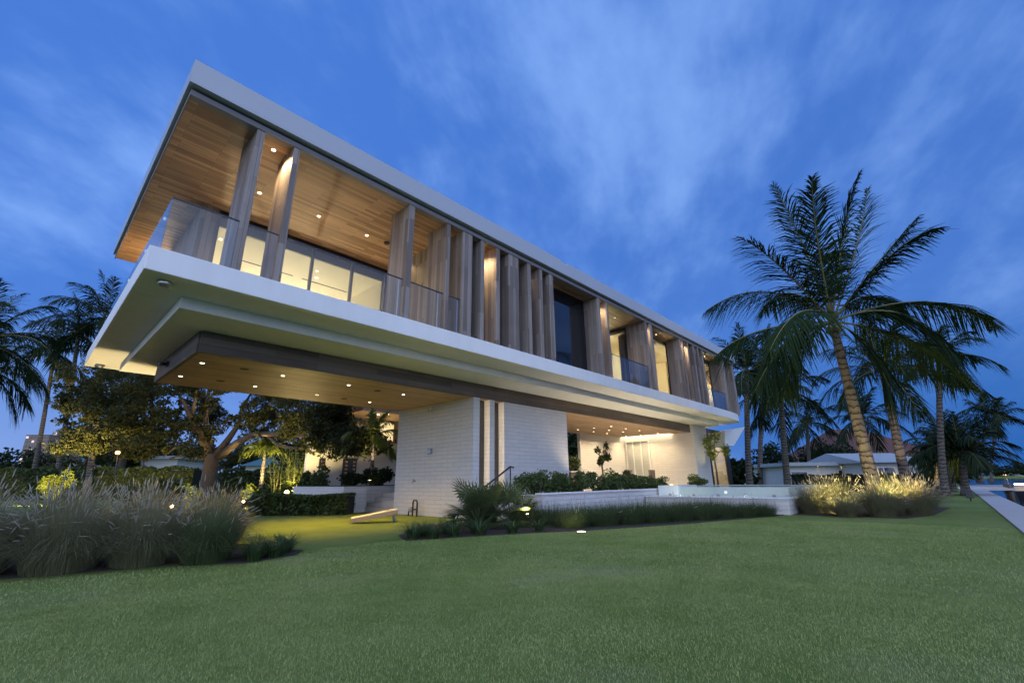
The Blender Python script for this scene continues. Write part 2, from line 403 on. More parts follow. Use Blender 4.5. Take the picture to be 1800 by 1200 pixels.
# ------------------------------------------------------------------ setting: land, water, seawall path, beds
struct('ground', MB().add([(-1500,-0.75,0),(1500,-0.75,0),(1500,2500,0),(-1500,2500,0)], [(0,1,2,3)]), M['lawn'])
struct('bay_water', MB().add([(-1500,-2500,-1.2),(2500,-2500,-1.2),(2500,-1.0,-1.2),(-1500,-1.0,-1.2)], [(0,1,2,3)]), M['water'])
pb = MB()
for i in range(-4, 31): pb.box(i*2.0+0.006, i*2.0+1.994, -1.56, -0.75, -0.2, 0.035)
pb.box(-8, 62, -1.50, -0.80, -1.6, -0.2)
struct('seawall_path', pb, M['concrete'])
def bed(name, pts): struct(name, MB().prism(pts, -0.05, 0.012), M['mulch'])
bed('garden_bed', [(-9,9.5),(-3,9.3),(0.16,8.85),(0.95,8.58),(1.85,8.4),(2.55,7.75),(3.35,7.95),(3.65,8.35),(3.0,9.6),(3.9,12.2),(5.6,17.0),(6.6,19.5),(6,26),(-9,26)])
bed('garden_bed', [(5.5,8.02),(6.6,7.62),(8.0,7.0),(9.2,6.3),(12.0,5.25),(15.9,4.2),(16.65,4.1),(16.65,8.9),(11,9.0),(9.7,10.2),(7.6,10.4),(5.9,8.9)])
bed('garden_bed', [(16.85,3.9),(17.0,1.2),(18.8,0.7),(23.5,0.35),(25,1.4),(22,3.9)])

# ------------------------------------------------------------------ THE HOUSE
HX0, HX1 = 0.74, 30.2
house = thing('modern_house', 'large modern white and wood villa whose upper storey juts out over the lawn', 'house', (9.755, 10.87, 0))
H = house
# slab with stepped soffit
sp = [(0.74,17.66),(0.74,8.72),(27.4,8.72),(28.6,8.76),(29.6,8.86),(30.25,9.05),(30.55,9.35),(30.7,9.9),(30.9,17.66)]
part('floor_slab', MB().prism(sp[::-1][::-1], 4.40, 4.82), M['white'], H, 0.012)
part('soffit_tray', MB().prism([(1.44,16.6),(1.44,9.66),(28.4,9.66),(29.4,10.2),(29.4,16.6)], 4.18, 4.40), M['white'], H, 0.01)
# tapering end drop of the slab at its far corner
pa = [on(1274,757,1,9.75), on(1274.5,783,1,9.75), on(1290,783,1,9.75), on(1309.5,750,1,9.75)]
back_ = [p + np.array([0.9, 1.6, 0]) for p in pa]
part('end_drop', MB().add(pa+back_, [(0,1,2,3),(7,6,5,4),(0,4,5,1),(1,5,6,2),(2,6,7,3),(3,7,4,0)]), M['white'], H)
# wooden carport beam / ceiling
part('timber_ceiling', MB().box(2.14, 26.9, 10.93, 15.1, 3.715, 4.05).box(14.8, 27.05, 15.1, 15.75, 3.715, 4.05), M['beam_wood'], H)
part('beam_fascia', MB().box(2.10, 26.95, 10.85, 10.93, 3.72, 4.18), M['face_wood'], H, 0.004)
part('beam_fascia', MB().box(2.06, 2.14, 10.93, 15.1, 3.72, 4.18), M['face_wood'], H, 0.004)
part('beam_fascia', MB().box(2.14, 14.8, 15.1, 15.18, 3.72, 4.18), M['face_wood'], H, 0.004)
# roof
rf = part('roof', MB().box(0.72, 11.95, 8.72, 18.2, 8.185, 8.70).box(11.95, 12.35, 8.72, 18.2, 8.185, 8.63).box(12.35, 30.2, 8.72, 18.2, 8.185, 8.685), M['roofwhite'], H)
part('roof_ceiling', MB().box(0.80, 30.1, 8.98, 18.05, 8.02, 8.12), M['ceil_wood'], H)
part('header', MB().box(0.78, 30.15, 8.83, 8.98, 8.0, 8.115), M['header'], H)
part('shadow_gap', MB().box(0.80, 30.1, 8.90, 18.0, 8.12, 8.185), M['dark'], H)
part('edge_trim', MB().box(0.78, 0.80, 8.98, 18.1, 8.0, 8.115), M['header'], H)
# timber fins
FINS = [(1.95,2.10,.98),(2.68,2.81,.9),(5.62,5.79,.85),(6.87,6.99,.9),(7.45,7.81,.92),(8.15,8.29,.92),(8.79,8.94,.92),(9.34,9.80,.92),(10.24,10.41,.92),
        (10.83,11.0,.92),(11.37,11.6,.75),(14.41,14.59,.72),(15.04,15.18,.9),(18.33,18.5,.98),(18.80,19.04,.9),(22.04,22.18,.72),(22.39,22.52,.72),
        (23.02,23.13,.72),(23.71,23.95,.72),(24.32,24.49,.72),(24.88,25.09,.72),(28.05,28.43,.75)]
for x0, x1, dp in FINS:
    part('fin', MB().box(x0, x1, 8.85, 8.85+dp, 4.82, 8.02), M['fin_wood'], H, 0.004)
part('end_wall', MB().box(29.72, 30.15, 8.88, 16.5, 4.82, 8.02), M['fin_wood'], H)
part('end_wall', MB().box(28.43, 29.72, 9.6, 9.75, 4.82, 8.02), M['fin_wood'], H)
# upper storey walls
part('timber_wall', MB().box(7.45, 11.55, 9.77, 9.92, 4.82, 8.02), M['fin_wood'], H)
part('timber_wall', MB().box(7.34, 7.45, 9.77, 17.4, 4.82, 8.02), M['fin_wood'], H)
part('timber_wall', MB().box(1.91, 2.29, 12.62, 16.2, 4.82, 8.02), M['fin_wood'], H)
part('timber_wall', MB().box(14.59, 15.04, 9.5, 9.62, 4.82, 8.02), M['fin_wood'], H)
part('timber_wall', MB().box(15.0, 15.1, 9.75, 11.2, 4.82, 8.02).box(15.1, 18.40, 11.1, 11.2, 4.82, 8.02), M['fin_wood'], H)
part('timber_wall', MB().box(18.5, 18.8, 9.6, 9.7, 4.82, 8.02).box(18.95, 19.02, 9.75, 10.6, 4.82, 8.02).box(19.02, 22.08, 10.5, 10.6, 4.82, 8.02), M['fin_wood'], H)
part('timber_wall', MB().box(22.18, 24.9, 9.57, 9.67, 4.82, 8.02).box(25.0, 25.07, 9.6, 10.3, 4.82, 8.02).box(25.07, 28.05, 10.2, 10.3, 4.82, 8.02), M['fin_wood'], H)
# main lounge: glazing, lit room
part('room_wall', MB().box(2.29, 7.34, 17.3, 17.4, 4.82, 8.02).box(2.29, 2.33, 12.9, 17.3, 4.83, 7.68).box(7.28, 7.34, 12.9, 17.3, 4.83, 7.68), M['cream'], H)
part('room_ceiling', MB().box(2.29, 7.34, 12.95, 17.3, 7.68, 7.78), M['cream'], H)
part('bulkhead', MB().box(2.29, 7.34, 12.88, 12.95, 7.66, 8.02), M['grey'], H)
part('air_slot', MB().box(3.4, 5.0, 14.6, 14.66, 7.672, 7.682), M['dark'], H)
part('air_slot', MB().box(5.3, 6.9, 14.6, 14.66, 7.672, 7.682), M['dark'], H)
wn = part('window', MB().box(2.29, 7.34, 12.66, 12.78, 7.88, 8.02), M['black'], H, label='wide lit lounge window behind the terrace')
part('sill', MB().box(2.29, 7.34, 12.66, 12.78, 4.82, 4.88), M['black'], wn)
fm = MB()
for x in (2.32, 3.58, 4.83, 6.10, 7.30): fm.box(x-0.035, x+0.035, 12.67, 12.77, 4.88, 7.88)
part('frame', fm, M['header'], wn)
part('pane', MB().box(2.32, 7.30, 12.715, 12.725, 4.88, 7.88), M['glass'], wn)
for x, y, pw in ((3.3, 16.4, 60), (5.9, 16.2, 90)):
    fl = part('wall_lamp', MB().lathe((x, y+0.75, 5.55), [(0.05,-0.12),(0.24,-0.10),(0.20,0.20),(0.16,0.22)], 16), emit('lampshade', (1.0,0.83,0.5), 7), H)
    lamp_light(fl, 'POINT', (x, y+0.4, 5.35), pw*5.0, (1,0.80,0.46), 0.12)
# added lamp, stands in for rear window light on the terrace ceiling
ln = part('wall_lamp', MB().box(2.0, 2.2, 16.2, 16.28, 6.6, 6.9), M['lampwarm'], H)
lamp_light(ln, 'POINT', (2.0, 16.7, 6.9), 110, WARM, 0.1)
# front dark window
wn = part('window', MB().box(11.6, 14.41, 9.50, 9.58, 7.94, 8.02).box(11.6, 11.67, 9.50, 9.58, 4.82, 7.94).box(14.34, 14.41, 9.50, 9.58, 4.82, 7.94), M['black'], H, label='tall dark window with a drawn blind')
part('pane', MB().box(11.67, 14.34, 9.535, 9.545, 4.82, 7.94), M['darkglass'], wn)
part('glow_strip', MB().box(11.86, 11.885, 9.485, 9.50, 7.1, 7.85).box(11.86, 11.885, 9.485, 9.50, 4.9, 5.7), M['strip'], H)  # glowing strips stand in for bright reflections on the dark pane
# windows in the sides of the niches, and the lit rooms behind them
def niche_window(x, y0, y1, ztop=7.94):
    wn = part('window', MB().box(x, x+0.08, y0, y0+0.07, 4.82, ztop).box(x, x+0.08, y1-0.07, y1, 4.82, ztop).box(x, x+0.08, y0+0.07, y1-0.07, ztop-0.07, ztop), M['black'], H, label='narrow lit window in the side of a niche')
    part('pane', MB().box(x+0.035, x+0.045, y0+0.07, y1-0.07, 4.82, ztop-0.07), M['glass'], wn)
    part('lintel', MB().box(x, x+0.1, y0, y1, ztop, 8.02), M['fin_wood'], H)
niche_window(18.40, 9.84, 11.1); niche_window(22.08, 9.58, 10.5); niche_window(28.10, 9.62, 10.2)
part('room_wall', MB().box(18.6, 29.7, 14.0, 14.1, 4.83, 8.0).box(21.6, 21.7, 11.2, 14, 4.83, 7.8).box(25.4, 25.5, 11.2, 14, 4.83, 7.8), M['cream'], H)
part('room_ceiling', MB().box(18.55, 29.7, 9.72, 14.0, 7.80, 7.9), M['cream'], H)
part('room_floor', MB().box(7.5, 29.7, 9.95, 16.0, 4.822, 4.83), M['stone'], H)
for x, y, z, pw in ((20.0, 11.9, 6.9, 55), (23.2, 11.2, 6.9, 55), (28.9, 10.4, 6.4, 40)):
    fl = part('ceiling_lamp', MB().lathe((x, y, z+0.22), [(0.18,-0.08),(0.2,0.0),(0.03,0.06),(0.02,0.7)], 16), emit('pendant', (1.0,0.80,0.42), 6), H)
    lamp_light(fl, 'POINT', (x, y, z), pw*3.5, (1,0.80,0.42), 0.1)
# balustrades
def balustrade(x0, x1, y0, y1):
    b = part('balustrade', MB().box(x0, x1, y0, y1, 4.86, 5.86), M['railglass'], H)
    part('rail', MB().box(x0, x1, y0-0.008, y1+0.008, 5.86, 5.885), M['black'], b)
    part('base_channel', MB().box(x0, x1, y0-0.01, y1+0.01, 4.822, 4.86), M['black'], b)
for a, b_ in ((0.90,1.95),(2.12,2.66),(2.83,5.58),(5.81,6.84),(7.0,7.43)): balustrade(a, b_, 8.90, 8.912)
balustrade(15.2, 18.3, 8.90, 8.912); balustrade(25.1, 28.0, 8.90, 8.912)
bl = part('balustrade', MB().box(0.90, 0.912, 8.93, 17.2, 4.86, 5.86), M['railglass'], H)
part('rail', MB().box(0.892, 0.92, 8.93, 17.2, 4.822, 4.86), M['black'], bl)
for yc in (9.3, 11.0, 13.0): part('clamp', MB().box(0.885, 0.93, yc, yc+0.06, 5.6, 5.66), M['steel'], bl)
for x in (5.50, 6.70, 7.36): part('rail_post', MB().box(x-0.012, x+0.012, 8.925, 8.95, 4.86, 5.84), M['steel'], H)
# downlights
def downlight(x, y, z, power, r=0.065, cone=120, color=WARM):
    dl = part('downlight', MB().lathe((x, y, z-0.004), [(r*1.3,-0.004),(r*1.3,0.012)], 16), M['grey'], H)
    part('lens', MB().lathe((x, y, z-0.010), [(r,-0.002),(r,0.002)], 16), M['lamp'], dl)
    lamp_light(dl, 'SPOT', (x, y, z-0.03), power, color, 0.05, (0,0,-1), cone, 0.7)
for x, y in ((2.41,9.29),(2.75,11.14),(4.23,11.1),(5.65,11.08),(3.3,14.2),(5.6,14.2)):
    if y < 13: downlight(x, y, 8.02, 200 if y < 10 else 60, 0.042, 140)
    else: downlight(x, y, 7.68, 60, 0.055, 140)
downlight(8.42, 9.35, 8.02, 190, 0.03, 130); downlight(10.62, 9.45, 8.02, 10, 0.03, 120)
for x, y, pw in ((14.76,9.25,140),(18.60,9.25,110),(17.0,9.6,45),(20.6,9.4,10),(22.26,9.15,110),(22.72,9.15,140),(26.6,9.3,16),(7.05,11.6,60)):
    if pw: downlight(x, y, 8.02, pw, 0.03, 130)
CAR = [(2.40,11.84),(2.38,13.72),(4.18,11.91),(4.15,13.80),(5.93,11.85),(5.95,13.9),(7.85,12.03),(7.82,14.0)]
for x, y in CAR: downlight(x, y, 3.715, 350, 0.044, 84, (1.0, 0.60, 0.07))
for x, y in ((20.5,14.36),(20.52,13.34),(22.05,14.38),(22.05,13.36),(23.55,14.43),(20.52,12.3),(23.5,13.33),(22.06,12.34),(23.5,12.31),(26.1,14.63),(26.2,13.67),(25.9,12.39)):
    downlight(x, y, 3.715, 150, 0.05, 150, (1.0, 0.76, 0.44))
for x, y in ((3.26,11.82),(3.26,13.69),(6.95,12.04),(6.88,13.97),(21.2,12.8),(21.2,13.8),(24.6,12.8),(24.6,14.0)):
    part('ceiling_speaker', MB().lathe((x, y, 3.712), [(0.10,-0.003),(0.10,0.006)], 16), M['dark'], H)
part('smoke_detector', MB().lathe((6.29,11.04,8.0), [(0.07,-0.03),(0.09,0.03)], 16), M['dark'], H)
part('dome_light', MB().lathe((1.10,9.12,4.38), [(0.05,-0.07),(0.10,-0.05),(0.12,0.03)], 16), M['steel'], H)
part('dome_light', MB().lathe((1.05,17.2,4.38), [(0.05,-0.07),(0.10,-0.05),(0.12,0.03)], 16), M['steel'], H)
# ground storey: brick tower
part('brick_tower', MB().box(9.755, 14.77, 11.16, 15.15, 0, 3.715), M['siding'], H)
part('brick_panel', MB().box(9.755, 10.03, 10.87, 11.16, 0, 3.715), M['siding'], H)
part('brick_panel', MB().box(10.49, 10.71, 10.87, 11.16, 0, 3.715), M['siding'], H)
part('brick_panel', MB().box(11.17, 14.77, 10.87, 11.16, 0, 3.715), M['siding'], H)
for x in (10.03, 10.71):
    part('slot_window', MB().box(x+0.02, x+0.44, 11.12, 11.15, 0.3, 3.70), M['darkglass'], H)
    st = part('glow_strip', MB().box(x+0.003, x+0.02, 10.90, 10.94, 0.3, 3.70), M['strip'], H)
    lamp_light(st, 'AREA', (x+0.03, 10.93, 2.0), 5, (1,0.78,0.5), direction=(1,0.25,0), size=(0.03, 3.3))
# outdoor room
part('terrace_floor', MB().box(9.8, 33.5, 10.9, 16.0, 0.0, 0.45), M['stone'], H)
part('room_wall', MB().box(22.0, 27.3, 15.32, 15.5, 0.45, 3.715), M['siding'], H)
part('room_wall', MB().box(27.0, 27.3, 10.9, 15.32, 0.45, 3.715), M['siding'], H)
part('room_wall', MB().box(27.0, 29.1, 10.72, 10.9, 0.45, 4.18), M['siding'], H)
wn = part('glass_door', MB().box(26.93, 26.99, 13.55, 15.2, 3.40, 3.47).box(26.93, 26.99, 13.55, 13.63, 0.45, 3.40).box(26.93, 26.99, 15.12, 15.2, 0.45, 3.40).box(26.93, 26.99, 14.1, 14.16, 0.45, 3.40).box(26.93, 26.99, 14.65, 14.71, 0.45, 3.40), M['white'], H)
part('pane', MB().box(26.955, 26.965, 13.63, 15.12, 0.45, 3.40), M['glass'], wn)
part('glow_strip', MB().box(26.6, 27.0, 12.0, 15.3, 3.695, 3.705), M['strip'], H)
# corner window by the pool
wn = part('window', MB().box(29.12, 29.36, 10.70, 10.84, 0.45, 4.10).box(32.1, 32.6, 10.70, 10.84, 0.45, 4.10).box(29.36, 32.1, 10.70, 10.84, 3.88, 4.10), M['black'], H, label='tall black framed corner window by the pool')
part('pane', MB().box(29.36, 32.1, 10.785, 10.795, 0.45, 3.88), M['glass'], wn)
part('room_wall', MB().box(29.1, 33.0, 13.4, 13.5, 0.45, 4.18).box(32.6, 32.7, 10.9, 13.4, 0.45, 4.18), M['cream'], H)
fl = part('ceiling_lamp', MB().lathe((30.9, 12.2, 3.9), [(0.16,-0.1),(0.18,0.0),(0.03,0.05),(0.02,0.25)], 12), emit('pendant', (1.0,0.78,0.42), 7), H)
lamp_light(fl, 'POINT', (30.9, 12.2, 3.6), 260, (1,0.74,0.40), 0.1)

# ------------------------------------------------------------------ things fixed to or standing by the house
sc = thing('security_camera', 'small black camera on the end of the timber beam', 'camera', (2.06, 13.6, 3.95))
part('body', MB().tube([(2.02,13.55,3.93),(1.86,13.5,3.90)], 0.045, 10), M['black'], sc)
part('bracket', MB().box(2.0, 2.055, 13.5, 13.66, 3.88, 4.0).tube([(2.03,13.6,3.94),(1.97,13.55,3.93)],0.02,6), M['black'], sc)
fl = thing('floodlight', 'small white floodlight high on the brick tower under the ceiling', 'lamp', (9.755, 13.0, 3.5))
part('head', MB().box(9.60, 9.68, 12.95, 13.05, 3.44, 3.54).box(9.60, 9.68, 13.08, 13.18, 3.44, 3.54), M['steel'], fl)
part('bracket', MB().box(9.68, 9.752, 13.02, 13.1, 3.46, 3.6), M['white'], fl)
mb_ = on(757,793,0,9.75)
jb = thing('wall_socket', 'grey weatherproof box on the side of the brick tower', 'electrical box', mb_)
part('cover', MB().box(9.68, 9.752, mb_[1]-0.10, mb_[1]+0.10, mb_[2]-0.09, mb_[2]+0.09), M['grey'], jb, 0.01)
part('lid', MB().box(9.665, 9.68, mb_[1]-0.07, mb_[1]+0.07, mb_[2]-0.07, mb_[2]+0.06), M['steel'], jb)
tp = on(730,845,0,9.75)
hb = thing('hose_tap', 'small metal hose tap on the side of the brick tower', 'tap', tp)
part('spout', MB().tube([(9.75,tp[1],tp[2]),(9.66,tp[1],tp[2]),(9.62,tp[1],tp[2]-0.02),(9.61,tp[1],tp[2]-0.08)], 0.018, 8), M['steel'], hb)
part('handle', MB().tube([(9.66,tp[1]-0.05,tp[2]+0.05),(9.66,tp[1]+0.05,tp[2]+0.05)], 0.012, 6).tube([(9.66,tp[1],tp[2]),(9.66,tp[1],tp[2]+0.05)],0.01,6), M['grey'], hb)
vp = on(728,905,0,9.5)
bf = thing('pipe_valve', 'dark looped water pipe and valve standing at the foot of the brick tower', 'pipe', (9.5, vp[1], 0))
y = vp[1]
part('pipe', MB().tube([(9.5,y-0.14,0),(9.5,y-0.14,0.42),(9.5,y-0.10,0.50),(9.5,y+0.06,0.50),(9.5,y+0.10,0.42),(9.5,y+0.10,0.0)], 0.028, 8).tube([(9.5,y-0.14,0.22),(9.5,y+0.32,0.2),(9.5,y+0.34,0.0)],0.025,8), M['dark'], bf)
part('valve', MB().lathe((9.5,y+0.2,0.2), [(0.07,-0.08),(0.09,0.0),(0.07,0.08)], 10, 1), M['grey'], bf)
part('handle', MB().tube([(9.42,y+0.1,0.33),(9.58,y+0.1,0.33)], 0.012, 6), M['steel'], bf)
hr = thing('handrail', 'black sloping handrail beside the brick tower steps', 'handrail', on(840,868,1,10.4))
a = on(846,860,1,10.3); b_ = on(897,820,1,10.3)
part('rail', MB().tube([a, b_, b_+np.array([0.15,0,-0.02])], 0.03, 8), M['black'], hr)
part('post', MB().tube([(b_[0],b_[1],b_[2]), (b_[0],b_[1],0.2)], 0.02, 8), M['black'], hr)
part('post', MB().tube([(a[0],a[1],a[2]), (a[0],a[1],0.0)], 0.02, 8), M['black'], hr)
# cornhole board
p0 = ground(0,1)
cb = thing('cornhole_board', 'pale wooden bean bag toss board tilted on the lawn under the house', 'game board', (7.75, 13.9, 0))
A0 = on(600,913,2,0.09); A1 = on(617,917,2,0.09)
ax_ = np.array([0.88, -0.47, 0]); ay_ = np.array([0.47, 0.88, 0]); o_ = on(617,917,2,0.06)
def cbp(u, v, z): return o_ + ax_*u + ay_*v + np.array([0,0,z])
L_, W_ = 1.25, 0.62
part('deck', MB().hexa([cbp(0,0,0.06),cbp(L_,0,0.27),cbp(L_,W_,0.27),cbp(0,W_,0.06)], [cbp(0,0,0.085),cbp(L_,0,0.295),cbp(L_,W_,0.295),cbp(0,W_,0.085)]), plain('board_paint', (0.72,0.66,0.60), 0.5), cb)
part('side_rail', MB().hexa([cbp(0,-0.02,-0.03),cbp(L_,-0.02,0.18),cbp(L_,0,0.18),cbp(0,0,-0.03)], [cbp(0,-0.02,0.08),cbp(L_,-0.02,0.29),cbp(L_,0,0.29),cbp(0,0,0.08)]), plain('board_edge', (0.34,0.235,0.13), 0.6), cb)
part('side_rail', MB().hexa([cbp(0,W_,-0.03),cbp(L_,W_,0.18),cbp(L_,W_+.02,0.18),cbp(0,W_+.02,-0.03)], [cbp(0,W_,0.08),cbp(L_,W_,0.29),cbp(L_,W_+.02,0.29),cbp(0,W_+.02,0.08)]), plain('board_edge', (0.34,0.235,0.13), 0.6), cb)
hc = cbp(0.98, W_/2, 0.252)
rs = [(0.08*math.cos(q*math.pi/8), 0.08*math.sin(q*math.pi/8)) for q in range(16)]
part('hole', MB().add([hc + ax_*q[0]+ay_*q[1]+np.array([0,0,q[0]*0.168+0.002]) for q in rs], [tuple(range(16))]), M['dark'], cb)
for v in (0.05, W_-0.05): part('leg', MB().tube([cbp(1.15,v,0.26), cbp(1.2,v,-0.06)], 0.025, 6), M['grey'], cb)
# planter box beside the tower and steps
pl = thing('planter_box', 'white brick planter box filled with dark shrubs behind the tower', 'planter', (9.3, 18.2, 0))
PY = 16.9
px0 = on(602,880,1,PY)[0]; px1 = on(643,880,1,PY)[0]
part('box', MB().box(px0, px1, PY, 21.5, 0, 0.95).box(px1, 12.6, PY+0.5, 21.5, 0, 0.95), M['siding'], pl)
part('soil', MB().box(px0+0.1, 12.4, PY+0.6, 21.4, 0.95, 0.97), M['mulch'], pl)
st = thing('stone_steps', 'flight of pale steps beside the planter box', 'steps', (10.4, 16.5, 0))
for i in range(4): part('step', MB().box(9.6+i*0.34, 12.5, 15.35, PY+0.45, 0.17*i+0.001, 0.17*(i+1)), M['stone'], st)
# low planter wall in front of terrace
pw = thing('planter_wall', 'long low white brick planter wall in front of the terrace hedge', 'wall', (15.5, 8.9, 0))
part('wall', MB().box(10.6, 20.9, 8.80, 9.0, 0, 0.70).box(10.6, 10.8, 9.0, 10.85, 0, 0.70).box(20.7,20.9,9.0,10.7,0,0.70), M['siding'], pw)
part('coping', MB().box(10.56, 20.94, 8.77, 9.03, 0.70, 0.745), M['white'], pw, 0.006)
part('soil', MB().box(10.8, 20.7, 9.0, 10.7, 0.4, 0.62), M['mulch'], pw)
# pool
pool = thing('swimming_pool', 'raised white walled swimming pool with turquoise water', 'pool', (16.7, 4.0, 0))
part('pool_wall', MB().box(16.7, 17.0, 3.93, 8.75, 0, 0.46).box(17.0, 24, 3.93, 4.2, 0, 0.46), M['siding'], pool)
part('ledge', MB().box(16.66, 17.98, 3.89, 8.77, 0.46, 0.50).box(17.98, 25, 3.89, 4.16, 0.46, 0.50), M['poolwhite'], pool, 0.008)
part('basin', MB().box(17.98, 18.2, 4.16, 8.77, 0.46, 0.80).box(18.2, 24, 4.16, 4.4, 0.46, 0.80).box(24, 24.2, 4.16, 8.77, 0.46, 0.80).box(18.2,24,8.55,8.77,0.46,0.80), M['tile'], pool, 0.01)
part('spa_block', MB().box(17.75, 19.6, 7.9, 8.72, 0.50, 0.86), M['poolwhite'], pool, 0.015)
part('water', MB().box(18.2, 24, 4.4, 8.55, 0.5, 0.775), M['poolwater'], pool)
for i, yy in enumerate((4.5, 5.4, 6.3, 7.2, 8.1)):
    sp_ = part('spout', MB().lathe((17.45, yy, 0.53), [(0.06,-0.03),(0.06,0.02),(0.03,0.05)], 10), M['grey'], pool)
pg = part('pool_lamp', MB().lathe((17.93, 6.2, 0.62), [(0.05,-0.02),(0.05,0.02)], 12, 0), emit('pool_glow', (0.85,1.0,0.75), 0.5), pool)
lamp_light(pg, 'SPOT', (17.1, 7.6, 0.56), 7, (0.95,1.0,0.66), 0.03, (1,0.1,0.05), 150); lamp_light(pg, 'SPOT', (17.1, 5.3, 0.56), 4, (0.85,1.0,0.75), 0.03, (1,0.1,0.05), 150)

# ------------------------------------------------------------------ plant builders
R = np.random.RandomState(11)
def leaf_quads(P, size, rng, aspect=0.5, up=0.0):
    """one small pointed leaf (diamond) at each point of P"""
    n = len(P); P = np.asarray(P)
    dv = rng.normal(size=(n,3)); dv[:,2] += up; dv /= np.linalg.norm(dv,axis=1)[:,None]+1e-9
    e = rng.normal(size=(n,3)); s = np.cross(dv,e); s /= np.linalg.norm(s,axis=1)[:,None]+1e-9
    L = (size*rng.uniform(0.6,1.35,n))[:,None]
    V = np.stack([P-dv*L*0.5, P+s*L*aspect*0.5, P+dv*L*0.5, P-s*L*aspect*0.5],1).reshape(-1,3)
    return V, np.arange(4*n).reshape(n,4)
def ellip(c, r, n, rng, shell=0.55):
    u = rng.normal(size=(n,3)); u /= np.linalg.norm(u,axis=1)[:,None]
    rr = shell + (1-shell)*rng.uniform(0,1,n)**0.6
    return np.asarray(c)+u*rr[:,None]*np.asarray(r)
def clumpy(c, r, n, rng, k=14, sub=0.42):
    """points gathered in sub-clumps in an ellipsoid, so gaps stay open between them"""
    cs = ellip(c, np.asarray(r)*0.8, k, rng, 0.35)
    m_ = n//k
    return np.concatenate([ellip(q, np.asarray(r)*sub*rng.uniform(0.6,1.2), m_, rng, 0.25) for q in cs])
def blades(n, rng, spread, height, width, lean=(0.2,1.1), base=0.12, seg=5, droop=1.0, tipmin=0.0):
    """arching grass blades rooted round the origin"""
    az = rng.uniform(0,2*np.pi,n); ln = rng.uniform(lean[0],lean[1],n); H_ = height*rng.uniform(0.55,1.1,n)
    b0 = np.stack([np.cos(az),np.sin(az),0*az],1)*(base*np.sqrt(rng.uniform(0,1,n)))[:,None]
    out = np.stack([np.cos(az+rng.normal(0,.35,n)),np.sin(az+rng.normal(0,.35,n)),0*az],1)
    side = np.stack([-out[:,1],out[:,0],0*az],1)
    tw = rng.uniform(-0.8,0.8,n)[:,None]; side = side*np.cos(tw)+np.array([0,0,1.0])*np.sin(tw)*0.4
    rows = []; mids = []
    for i in range(seg+1):
        t = i/seg
        hor = spread*ln*(t**1.6); ver = H_*(t*1.25 - droop*0.42*ln*(t**2.6))
        p = b0 + out*hor[:,None]; p[:,2] += ver
        wd = width*(1-t**1.5)*0.5+width*tipmin
        rows.append((p-side*wd, p+side*wd)); mids.append(p)
    V = np.stack([q for r_ in rows for q in r_],1)
    k = 2*(seg+1); V = V.reshape(-1,3)
    base_i = (np.arange(n)*k)[:,None]
    F = np.concatenate([base_i+np.array([2*i,2*i+1,2*i+3,2*i+2]) for i in range(seg)],0)
    return V, F, (mids, ln)
def plumes(mids, idx, rng, L=0.10, r=0.009):
    tip = mids[-1][idx]; d_ = mids[-1][idx]-mids[-2][idx]; d_ /= np.linalg.norm(d_,axis=1)[:,None]+1e-9
    n = len(tip); a = np.cross(d_, rng.normal(size=(n,3))); a /= np.linalg.norm(a,axis=1)[:,None]+1e-9; b = np.cross(d_,a)
    prof = [(0.15,-0.25),(1.0,0.2),(0.8,0.7),(0.05,1.15)]
    V = []
    for rr, t in prof:
        for q in range(4):
            an = q*math.pi/2
            V.append(tip + d_*(t*L) + (a*math.cos(an)+b*math.sin(an))*(rr*r)*rng.uniform(0.7,1.3,(n,1)))
    V = np.stack(V,1).reshape(-1,3); bi = (np.arange(n)*16)[:,None]
    F = np.concatenate([bi+np.array([i*4+q, i*4+(q+1)%4, (i+1)*4+(q+1)%4, (i+1)*4+q]) for i in range(3) for q in range(4)],0)
    return V, F
def grass_proto(seed, n, spread, height, npl, width=0.006, lean=(0.15,1.15), base=0.16, m1='fgrass'):
    rng = np.random.RandomState(seed)
    V, F, (mids, ln) = blades(n, rng, spread, height, width, lean, base, 5, 1.75)
    me = arrays_to_mesh('blades', V, F); me.materials.append(M[m1])
    pm = None
    if npl:
        idx = rng.choice(np.nonzero(ln < 0.75)[0], npl, replace=False); pv, pf = plumes(mids, idx, rng)
        pm = arrays_to_mesh('plumes', pv, pf, True); pm.materials.append(M['plume'])
    return me, pm
GP = [grass_proto(s, 4600, 0.62, 0.92, 120, 0.0042, (0.10,1.5), 0.34) for s in (1,2,3,4)]
GG = [grass_proto(s, 3800, 0.56, 0.90, 26, 0.0048, (0.10,1.5), 0.34, m1='fgrassgreen') for s in (5,6)]
GL = [grass_proto(s, 2600, 0.36, 0.54, 4, 0.0045, (0.1,1.4), 0.48, m1='lowgrass') for s in (7,8,9)]
def grass(x, y, scale, proto, label, group, z=0.0):
    t = thing('fountain_grass', label, 'ornamental grass', (x, y, z), group, random.uniform(0,6.28))
    t.scale = (scale, scale, scale*random.uniform(0.94,1.06)); t['kind'] = 'thing'
    link('blades', proto[0], None, t)
    if proto[1]: link('seed_heads', proto[1], None, t)['kind'] = 'stuff'
    return t
GR1 = 'fountain grass clumps in the left garden bed'
left_rows = [
 [(2.2,8.3,0.92),(1.5,8.8,1.04),(0.68,9.0,1.1),(-0.2,9.35,1.06),(-1.2,9.75,1.1),(-2.5,10.2,1.1)],
 [(2.62,9.75,0.95),(1.75,10.2,1.0),(0.7,10.6,1.05),(-0.5,10.9,1.0),(-1.8,11.4,1.05),(-3.4,11.8,1.0)],
 [(3.0,11.4,0.95),(2.0,12.0,1.05),(0.9,12.5,1.0),(-0.5,12.9,1.05),(-2.2,13.3,1.0)]]
